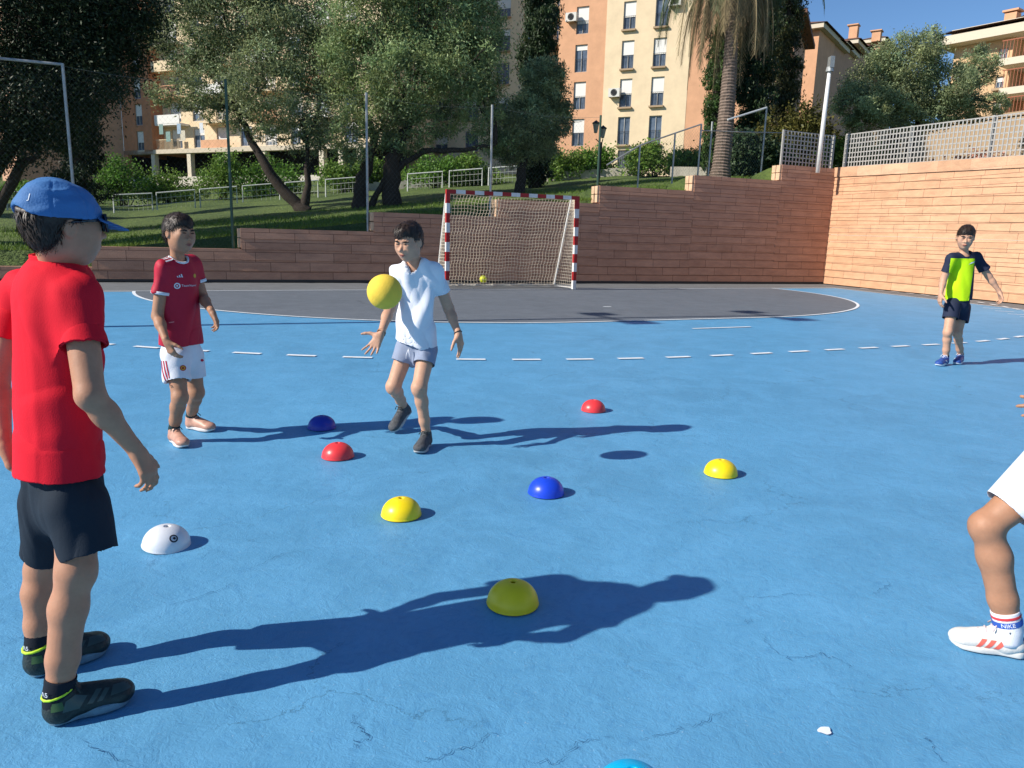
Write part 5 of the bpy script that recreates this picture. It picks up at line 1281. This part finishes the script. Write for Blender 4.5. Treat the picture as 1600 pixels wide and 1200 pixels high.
# cap
hC, hf_, hu_ = JA['head'], nrm(JA['hf']), None
hu_ = nrm(UP-hf_*(UP@hf_)+hf_*-.12); hf_ = nrm(hf_-hu_*(hf_@hu_)); hr_ = np.cross(hf_, hu_); Rh = np.stack([hr_, hf_, hu_]); h = .088
m_cap = mat('blue_cap_cloth', (.055, .165, .38), .7, var=.12, scale=14, bump=.2, bscale=200, spec=.25)
G = Field(hC-h*1.5, hC+h*1.6, .0034)
def capf(Q):
    q = (Q-hC.astype(np.float32))@Rh.T.astype(np.float32)/h; x, y, z = q[..., 0], q[..., 1], q[..., 2]
    d = d_ell(Q, hC+hu_*h*.20-hf_*h*.08, [.77*h, 1.0*h, .93*h], Rh)
    edge = .14-.05*np.clip(y, -1, 1)+.30*np.exp(-((x/.45)**2))*(y < -.3)*np.clip((-y-.3)/.3, 0, 1)
    return smax(smax(d, (edge-z)*h, .004), -(d+.007), .003)
G.op(capf, hC-h*1.4, hC+h*1.5, 0)
def capdisp(V):
    q = (V-hC)@Rh.T/h; a = np.arctan2(q[:, 0], q[:, 1]); seam = np.exp(-((np.abs(((a/(pi/3)) % 1)-.5)-.5)/.035)**2)
    return (-seam*.0018+(1-2*np.abs(vnoise(np.stack([V@hr_*22, V@hf_*22, V@hu_*60], 1), 4)))*.0028+vnoise(V*18, 5)*.004).astype(np.float32)
cap = finish(G, 'cap', m_cap, A, 1, capdisp)
G = Field(hC-h*1.9, hC+h*2.2, .0034)
def brim(Q):
    q = (Q-hC.astype(np.float32))@Rh.T.astype(np.float32)/h; x, y, z = q[..., 0], q[..., 1], q[..., 2]
    zs = .20-.50*(y-.75)-.34*x*x; a = np.abs(z-zs)*h-.0022; out = (np.sqrt((x/.72)**2+((y-.70)/.86)**2)-1)*h*.8; inn = (.62-y)*h
    return smax(smax(a, out, .002), inn, .002)
G.op(brim, hC-h*1.8, hC+h*2.1, 0); finish(G, 'brim', m_cap, cap, 1)
q = hC+(-hf_*.70-hu_*-.62+hr_*.35)*h; nn = nrm(q-hC); _bvh.clear()
drape('cap_mark', cap, cap, textpolys('J', .018), hC+nn*h*1.05, nn, UP, m_line, off=.001, res=.01)
# sunglasses
m_sg = mat('dark_sunglasses', (.01, .012, .02), .12, spec=.7); mb = MB(); Pf = lambda x, y, z: hC+(hr_*x+hf_*y+hu_*z)*h
for s in (-1, 1):
    mb.tube([Pf(s*.66, -.05, .06), Pf(s*.62, .45, .10), Pf(s*.48, .84, .08)], .0035, 6)
    mb.box(Pf(s*.32, .90, .02), .052, .005, .040, nrm(hr_-hf_*s*.30), nrm(hf_+hr_*s*.3), hu_)
mb.tube([Pf(-.1, .93, .06), Pf(.1, .93, .06)], .003, 6); mb.build('sunglasses', m_sg, A, True)

# ------------------------------------------------------------------ person: boy in the red football jersey
B = thing('person', 'boy in a red football jersey with white collar and white shorts, standing left', 'person', ground(298, 686))
fB = nrm(RGT*.80-HEAD*.60); rB = np.cross(fB, UP)
ha = gnd(270, 688); ta = ha+(RGT*.68-HEAD*.73)*.195; hb = gnd(293, 668); tb = hb+nrm(RGT*.9-HEAD*.35)*.20
JB = dict(f=fB, neck=at(277, 405, 3.93), head=at(280, 364, 3.91), hf=RGT*.86-HEAD*.50-UP*.10, hu=UP+RGT*.04, sha=at(256, 419, 3.85), shb=at(301, 415, 4.02), ela=at(246, 494, 3.82), wra=at(260, 533, 3.72),
          elb=at(316, 463, 4.04), wrb=at(331, 487, 3.86), pelvis=at(284, 548, 3.94), hipa=at(274, 562, 3.87), hipb=at(299, 560, 4.0), kna=at(281, 621, 3.80), knb=at(307, 613, 4.0), ana=ankle(ha, ta), anb=ankle(hb, tb), toa=ta, tob=tb, hh=.099)
HB = {'a': ((nrm(-UP*.92+RGT*.38), RGT*.5+HEAD*.8, RGT*.7-HEAD*.6, .125), dict(curl=(.4, .45, .5, .55))), 'b': ((nrm(-UP*.92+RGT*.38), -RGT*.7-HEAD*.6-UP*.1, RGT*.5-HEAD*.5, .122), dict(curl=(.4, .5, .55, .6), spread=.12, thumb=(.4, .9, .2)))}
body_parts(B, JB, .98, sk2, .0042, HB, face=dict(strands=1800, gaze=(.3, -.3), fringe=.04), seed=12, chest=.094, shr=.033, calf=.037, knee=.040, thigh=.055)
m_jer = clothmat('jersey_red', (.45, .010, .035), .6, spec=.3); m_wc = clothmat('white_cloth', (.72, .72, .75), .75)
up_ = nrm(JB['neck']-JB['pelvis'])
def cuffmi(C):
    m = np.zeros(len(C), int)
    for a, fr in (('a', .54), ('b', .54)):
        d = nrm(JB['el'+a]-JB['sh'+a]); x = (C-JB['sh'+a])@d/np.linalg.norm(JB['el'+a]-JB['sh'+a]); near = np.linalg.norm(C-(JB['sh'+a]+d*x[:, None]*np.linalg.norm(JB['el'+a]-JB['sh'+a])), axis=1) < .062
        m[(x > fr-.085) & near & ((C-JB['neck'])@(rB if a == 'a' else -rB) > .10)] = 1
    return m
sb = tshirt(B, JB, .98, [m_jer, m_wc], at(283, 538, 3.94), .108, .124, (.54, .54), (.044, .047), .0046, .70, .046, foldc=[(UP+RGT*.3, 13, 3, .008, None), (UP-RGT*.5, 18, 6, .005, None)], seed=15, shr=.042)
for a in 'ab':
    d = nrm(JB['el'+a]-JB['sh'+a]); e = JB['sh'+a]+(JB['el'+a]-JB['sh'+a])*.54; mb = MB(); mb.lathe(e, [(.0405, .002), (.0462, .0025), (.0472, -.004), (.0468, -.013), (.0445, -.0135)], 24, axis=d); mb.build('cuff', m_wc, B, True)
nb = JB['neck']+fB*.014; mb = MB(); mb.tube([nb+rB*.046*cos(a)+fB*.045*sin(a)+up_*(.012-.030*sin(a)*(sin(a) > 0)) for a in np.linspace(0, 2*pi, 25)], .0068, 6, cap=False); mb.build('collar', m_wc, B, True)
_bvh.clear()
# three shoulder stripes, chest marks
for k in (-1, 0, 1):
    mid = (JB['neck']+JB['sha'])/2+up_*.03+fB*(.018*k+.01); nn = nrm(UP+rB*.25); x_ = nrm(JB['sha']-JB['neck'])
    drape('shoulder_stripe', B, sb, [[(-.045, -.0035), (.050, -.0035), (.050, .0035), (-.045, .0035)]], mid, nn, np.cross(nn, x_), m_wc, off=.002, res=.012)
ch = JB['neck']-up_*.135+fB*.09
pol = ringp(-.045, 0, .016, .006)+[circ(-.045, 0, .005, 8)]+textpolys('TeamViewer', .0165)
drape('chest_logo', B, sb, [[(x+.018, y) for x, y in p] if i > 16 else p for i, p in enumerate(pol)], ch, fB, UP, m_wc, off=.002, res=.01)
drape('chest_badge', B, sb, [[(-.014+.010*k, -.006), (-.007+.010*k, -.006), (-.0115+.010*k+.0, .001+.005*k), (-.0165+.010*k, .001+.005*k)] for k in range(3)], JB['neck']-up_*.085+fB*.09+rB*.028, fB, UP, m_wc, off=.002, res=.01)
drape('chest_crest', B, sb, [circ(0, 0, .011, 10)], JB['neck']-up_*.085+fB*.09-rB*.055, fB, UP, mat('gold_print', (.55, .36, .05), .6), off=.002, res=.01)
sh_o = shorts(B, JB, .98, m_wc, (.60, .60), (.106, .072, .067), .05, .0046, [(UP, 14, 3, .006, None), (UP+RGT*.6, 18, 6, .003, None)], seed=18)
_bvh.clear(); m_rs = clothmat('red_print', (.5, .015, .04))
hip, kn = JB['hipa'], JB['kna']; dn = nrm(kn-hip); side = nrm(rB*.9+fB*.25)
for k in (-1, 0, 1):
    sd = nrm(side+fB*.22*k); drape('shorts_stripe', B, sh_o, [[(-.003, -.085), (.003, -.085), (.003, .05), (-.003, .05)]], hip+(kn-hip)*.22+sd*.08, sd, -dn, m_rs, off=.002, res=.014)
for o_, c_, m_ in ((0, .0155, m_rs), (.0004, .011, mat('crest_yellow', (.6, .4, .03), .6)), (.0008, .006, m_rs)):
    drape('shorts_crest', B, sh_o, [circ(0, 0, c_, 14)], at(286, 575, 3.80), CP-at(286, 575, 3.80), UP, m_, off=.002+o_, res=.01)
drape('shorts_crest', B, sh_o, [circ(0, 0, .008, 10)], at(316, 563, 3.95), CP-at(316, 563, 3.95), UP, m_rs, off=.002, res=.01)
drape('hem_badge', B, sb, [[(-.013, -.003), (.013, .001), (.013, .006), (-.013, .002)]], at(268, 504, 3.84), CP-at(268, 504, 3.84), UP, mat('pink_print', (.75, .25, .25), .7), off=.002, res=.01)
m_cop = mat('copper_shoe', (.52, .27, .19), .45, var=.25, scale=30, spec=.4); m_wsole = mat('white_sole', (.66, .62, .60), .5)
for h_, t_, an, k_ in ((ha, ta, JB['ana'], JB['kna']), (hb, tb, JB['anb'], JB['knb'])): shoe(B, h_, t_, m_cop, m_wsole, sock=mat('dark_green_sock', (.010, .035, .04), .9), ank=an, kn=k_, sockr=.0290, sockh=.055, laces=m_blk, vox=.004)

# ------------------------------------------------------------------ person: boy in the white T-shirt catching the ball
Cc = thing('person', 'boy in a white T-shirt and grey shorts leaning forward behind the airborne ball', 'person', ground(645, 694))
fC = nrm(-HEAD*.94-RGT*.30); rC_ = np.cross(fC, UP)
tb = gnd(653, 710); hb = tb+nrm(HEAD*.97+RGT*.14)*.20; ta = gnd(613, 677); ha = ta+nrm(at(634, 650, 4.24)-ta)*.195
upa = nrm(np.cross(np.cross(ta-ha, UP), ta-ha)); upa = upa if upa[2] > 0 else -upa
an_a = ha+(ta-ha)*.16+upa*.072
JC = dict(f=fC, neck=at(649, 409, 3.90), head=at(639, 377, 3.84), hf=-HEAD*.84-RGT*.38-UP*.30, hu=UP-HEAD*.25-RGT*.06, sha=at(620, 425, 3.93), shb=at(679, 422, 3.90), ela=at(609, 482, 3.86), wra=at(595, 522, 3.68),
          elb=at(701, 482, 4.0), wrb=at(716, 521, 3.93), pelvis=at(650, 538, 3.99), hipa=at(634, 549, 4.0), hipb=at(667, 549, 3.96), kna=at(615, 604, 3.94), knb=at(655, 606, 3.84), ana=an_a, anb=ankle(hb, tb), toa=ta, tob=tb, hh=.096)
HC = {'a': ((nrm(-RGT*.42-UP*.82-HEAD*.28), -HEAD*.85+UP*.2-RGT*.1, -RGT*.85+UP*.45, .132), dict(curl=(.12, .15, .2, .25), spread=.40, thumb=(1.0, .12, .05))),
      'b': ((nrm(RGT*.22-UP*.96), -RGT*.75+HEAD*.3, -HEAD*.8-RGT*.3, .138), dict(curl=(.22, .25, .35, .42), spread=.2))}
body_parts(Cc, JC, 1.0, sk3, .0040, HC, face=dict(strands=1700, gaze=(-.6, -.9), fringe=.02), seed=22, chest=.084, shr=.030, calf=.033, knee=.039, thigh=.050, ankr=.0235)
m_wt = clothmat('white_cotton', (.76, .77, .82), .8)
tshirt(Cc, JC, 1.0, m_wt, at(650, 536, 3.97), .098, .121, (.58, .58), (.041, .043), .0044, .66, .046, foldc=[(UP+RGT*.55, 11, 2.4, .014, None), (UP-RGT*.4, 14, 4, .012, None), (UP+RGT*.2, 30, 8, .0015, None)], seed=26, hemtilt=RGT*-.12, shr=.041, neckoff=.006)
m_gs = clothmat('gray_blue_shorts', (.26, .30, .40), .8)
shC = shorts(Cc, JC, 1.0, m_gs, (.35, .40), (.104, .064, .062), .05, .0044, [(UP+RGT*.3, 15, 3, .006, None), (UP, 20, 6, .003, None)], seed=28)
mb = MB(); q = JC['pelvis']+fC*.093-UP*.012
for s in (-1, 1): mb.tube([q, q+RGT*.008*s-UP*.03+fC*.008, q+RGT*.012*s-UP*.055+fC*.004], .0026, 5)
mb.build('drawstring', m_wt, Cc, True)
m_gray = mat('gray_shoe', (.075, .078, .085), .7, var=.35, scale=50, bump=.4, bscale=200)
m_lsole = mat('light_sole', (.42, .42, .42), .6)
shoe(Cc, hb, tb, m_gray, m_lsole, sock=m_bsock, ank=JC['anb'], kn=JC['knb'], sockr=.0275, sockh=.036, laces=m_blk, vox=.004)
shoe(Cc, ha, ta, m_gray, m_lsole, up=upa, sock=mat('pale_sock', (.45, .45, .45), .9), ank=an_a, kn=JC['kna'], sockr=.0275, sockh=.034, laces=m_blk, vox=.004)
def band(par, w, e, r, m, off): d = nrm(w-e); c = w-d*off; mb = MB(); X = nrm(np.cross(d, UP)); Y = np.cross(d, X); mb.tube([c+X*r*cos(a)+Y*r*sin(a) for a in np.linspace(0, 2*pi, 17)], .0038, 6, cap=False); mb.build('wristband', m, par, True)
m_blkp = mat('black_rubber', (.01, .01, .012), .5)
band(Cc, JC['wra'], JC['ela'], .0195, m_blkp, .004); band(Cc, JC['wra'], JC['ela'], .0200, mat('brown_band', (.35, .15, .04), .6), .014); band(Cc, JC['wrb'], JC['elb'], .0200, m_blkp, .004)

# ------------------------------------------------------------------ person: far boy in the lime and navy shirt
Dd = thing('person', 'boy in a lime green and navy shirt standing alone near the sunlit wall', 'person', ground(1482, 568))
fD = nrm(-HEAD*.88-RGT*.45); rD = np.cross(fD, UP); dd = nrm(-RGT*.75-HEAD*.62)
ha = gnd(1478, 569); ta = ha+dd*.215; hb = gnd(1500, 566); tb = hb+nrm(-RGT*.62-HEAD*.75)*.215
JD = dict(f=fD, neck=at(1506, 395, 7.36), head=at(1509, 370.5, 7.33), hf=-HEAD*.84-RGT*.42-UP*.22, hu=UP-HEAD*.1, sha=at(1486, 404, 7.32), shb=at(1525, 402, 7.42), ela=at(1474, 437, 7.34), wra=at(1470, 459, 7.28),
          elb=at(1545, 432, 7.40), wrb=at(1561, 455, 7.36), pelvis=at(1496, 473, 7.38), hipa=at(1488, 481, 7.33), hipb=at(1504, 482, 7.42), kna=at(1481, 519, 7.26), knb=at(1496, 521, 7.36), ana=ankle(ha, ta, .08), anb=ankle(hb, tb, .08), toa=ta, tob=tb, hh=.114)
HD = {'a': ((nrm(-UP-RGT*.02), RGT*.9, -HEAD*.8-RGT*.2, .15), dict(curl=.35)), 'b': ((nrm(RGT*.35-UP*.75), -RGT*.5-UP*.3, -HEAD, .15), dict(curl=.55))}
body_parts(Dd, JD, 1.10, sk3, .005, HD, face=dict(strands=1500, fringe=.10), seed=33, chest=.088, calf=.034, knee=.037, thigh=.05)
m_lg = clothmat('lime_cloth', (.50, .78, .01), .7); m_nv = clothmat('navy_cloth', (.022, .028, .055), .7)
zy = at(1500, 403.5, 7.3)[2]; cD = JD['neck']
def dmi(C):
    x = (C-cD)@rD; return np.where((C[:, 2] < zy) & (x < .112) & (x > -.100), 0, 1)
sd_ = tshirt(Dd, JD, 1.1, [m_lg, m_nv], at(1497, 469, 7.38), .108, .126, (.66, .66), (.044, .048), .005, .70, .052, foldc=[(UP+RGT*.3, 11, 3, .008, None), (UP-RGT*.4, 15, 5, .004, None)], seed=35, mi=dmi, shr=.046)
_bvh.clear(); drape('shirt_emblem', Dd, sd_, [[(-.035, -.012), (.02, .008), (.035, .02), (-.01, .010)]], at(1527, 412, 7.2), -HEAD, UP, m_wt, off=.003, res=.02)
shorts(Dd, JD, 1.1, m_nv, (.47, .55), (.095, .068, .070), .06, .005, [(UP, 13, 3, .006, None)], seed=38)
m_bshoe = mat('blue_shoe', (.03, .08, .30), .45, var=.3, scale=30); m_white = mat('white_sole_bright', (.75, .76, .78), .4)
for h_, t_, an, k_ in ((ha, ta, JD['ana'], JD['kna']), (hb, tb, JD['anb'], JD['knb'])):
    o_, Ps = shoe(Dd, h_, t_, m_bshoe, m_white, sock=m_bsock, ank=an, kn=k_, sockr=.031, sockh=.045, vox=.0048, sole_h=.026)
    mb = MB(); mb.tube([Ps(.30, -.03, .03), Ps(.45, -.032, .045), Ps(.52, -.02, .05)], .006, 5); mb.tube([Ps(.35, .03, .03), Ps(.5, .032, .045)], .006, 5); mb.build('shoe_stripe', m_white, o_, True)

# ------------------------------------------------------------------ person: partly seen player at the right edge
Ep = thing('person', 'person mostly outside the right edge with one bent leg in white shorts and pale shoe', 'person', ground(1580, 1020))
fE = nrm(-RGT*.98-HEAD*.1); ha = gnd(1601, 1026); ta = gnd(1481, 1003); hb = gnd(1850, 1000); tb = hb-RGT*.21
JE = dict(f=fE, neck=at(1712, 430, 2.02), head=at(1700, 360, 2.0), hf=-RGT-UP*.15, hu=UP-RGT*.1, sha=at(1712, 470, 1.90), shb=at(1712, 470, 2.15), ela=at(1745, 585, 1.86), wra=at(1680, 640, 1.88), elb=at(1760, 590, 2.2), wrb=at(1700, 650, 2.15),
          pelvis=at(1690, 700, 2.03), hipa=at(1672, 716, 1.98), hipb=at(1700, 716, 2.10), kna=at(1541, 822, 1.98), knb=at(1720, 860, 2.14), ana=ankle(ha, ta, .080, .26), anb=ankle(hb, tb), toa=ta, tob=tb, hh=.108)
HE = {'a': ((nrm(-RGT-UP*.02), -UP*.4+HEAD*.8, UP*.8+HEAD*.2, .14), dict(curl=(.2, .25, .22, .15), spread=.3)), 'b': ((nrm(-RGT), HEAD, UP, .14), dict(curl=.3))}
body_parts(Ep, JE, 1.02, sk2, .0040, HE, face=dict(strands=1200), seed=44, chest=.100, calf=.0415, knee=.0395, thigh=.060, ankr=.030)
tshirt(Ep, JE, 1.0, m_wt, at(1692, 665, 2.03), .118, .125, (.55, .55), (.048, .05), .0055, .7, .05, seed=46)
shE = shorts(Ep, JE, 1.0, m_wt, (.76, .70), (.124, .094, .064), .06, .0040, [(nrm(JE['kna']-JE['hipa']), 14, 3, .005, None), (UP+RGT*.6, 22, 7, .002, None)], seed=48)
m_wshoe = mat('white_shoe', (.70, .67, .62), .5, var=.08, scale=20, bump=.15, bscale=150); m_ws = mat('pale_sole', (.66, .64, .60), .5)
m_wsock = clothmat('white_sock', (.74, .74, .78)); m_coral = mat('coral_stripe', (.80, .14, .10), .5)
for i, (h_, t_, an) in enumerate(((ha, ta, JE['ana']), (hb, tb, JE['anb']))):
    o_, Ps = shoe(Ep, h_, t_, m_wshoe, m_ws, lime=mat('pale_lime', (.62, .80, .35), .5), ax=.26 if i == 0 else .15, sock=m_wsock, ank=an, kn=JE['kna'] if i == 0 else JE['knb'], sockr=.0365, sockh=.078, vox=.0033, laces=mat('pink_laces', (.6, .5, .5), .7), sole_h=.020)
    _bvh.clear(); nn = nrm(-HEAD+UP*.12)
    drape('shoe_stripe', o_, o_, [[(.010+.021*k-.068, -.012), (.022+.021*k-.068, -.012), (.036+.021*k-.068, .014), (.024+.021*k-.068, .014)] for k in range(3)], Ps(.42, 0, .038)-HEAD*.05, nn, UP, m_coral, off=.0012, res=.008)
    if i == 0:
        d = nrm(JE['kna']-an); cT = an+d*.053; X = nrm(np.cross(d, HEAD)); Y = np.cross(d, X)
        def ringband(o1, o2, r, m, nm):
            mb = MB(); mb.lathe(cT, [(r, -o2), (r+.0006, -(o1+o2)/2), (r, -o1)], 20, axis=d); mb.build(nm, m, Ep, True)
        ringband(.010, .018, .0378, mat('red_band', (.62, .05, .06), .8), 'sock_band'); ringband(.024, .041, .0380, mat('blue_band', (.03, .10, .42), .8), 'sock_band')
        tc_ = nrm(CP-cT); tc_ = nrm(tc_-d*(tc_@d)); cyl_patch('sock_lettering', 'NIKE', Ep, cT-d*.0325+tc_*.0388, tc_, d, .0165, m_wt, .037)
        cyl_patch('sock_mark', 'v', Ep, cT-d*.052+tc_*.0385, tc_, d, .014, m_blkp, .033)
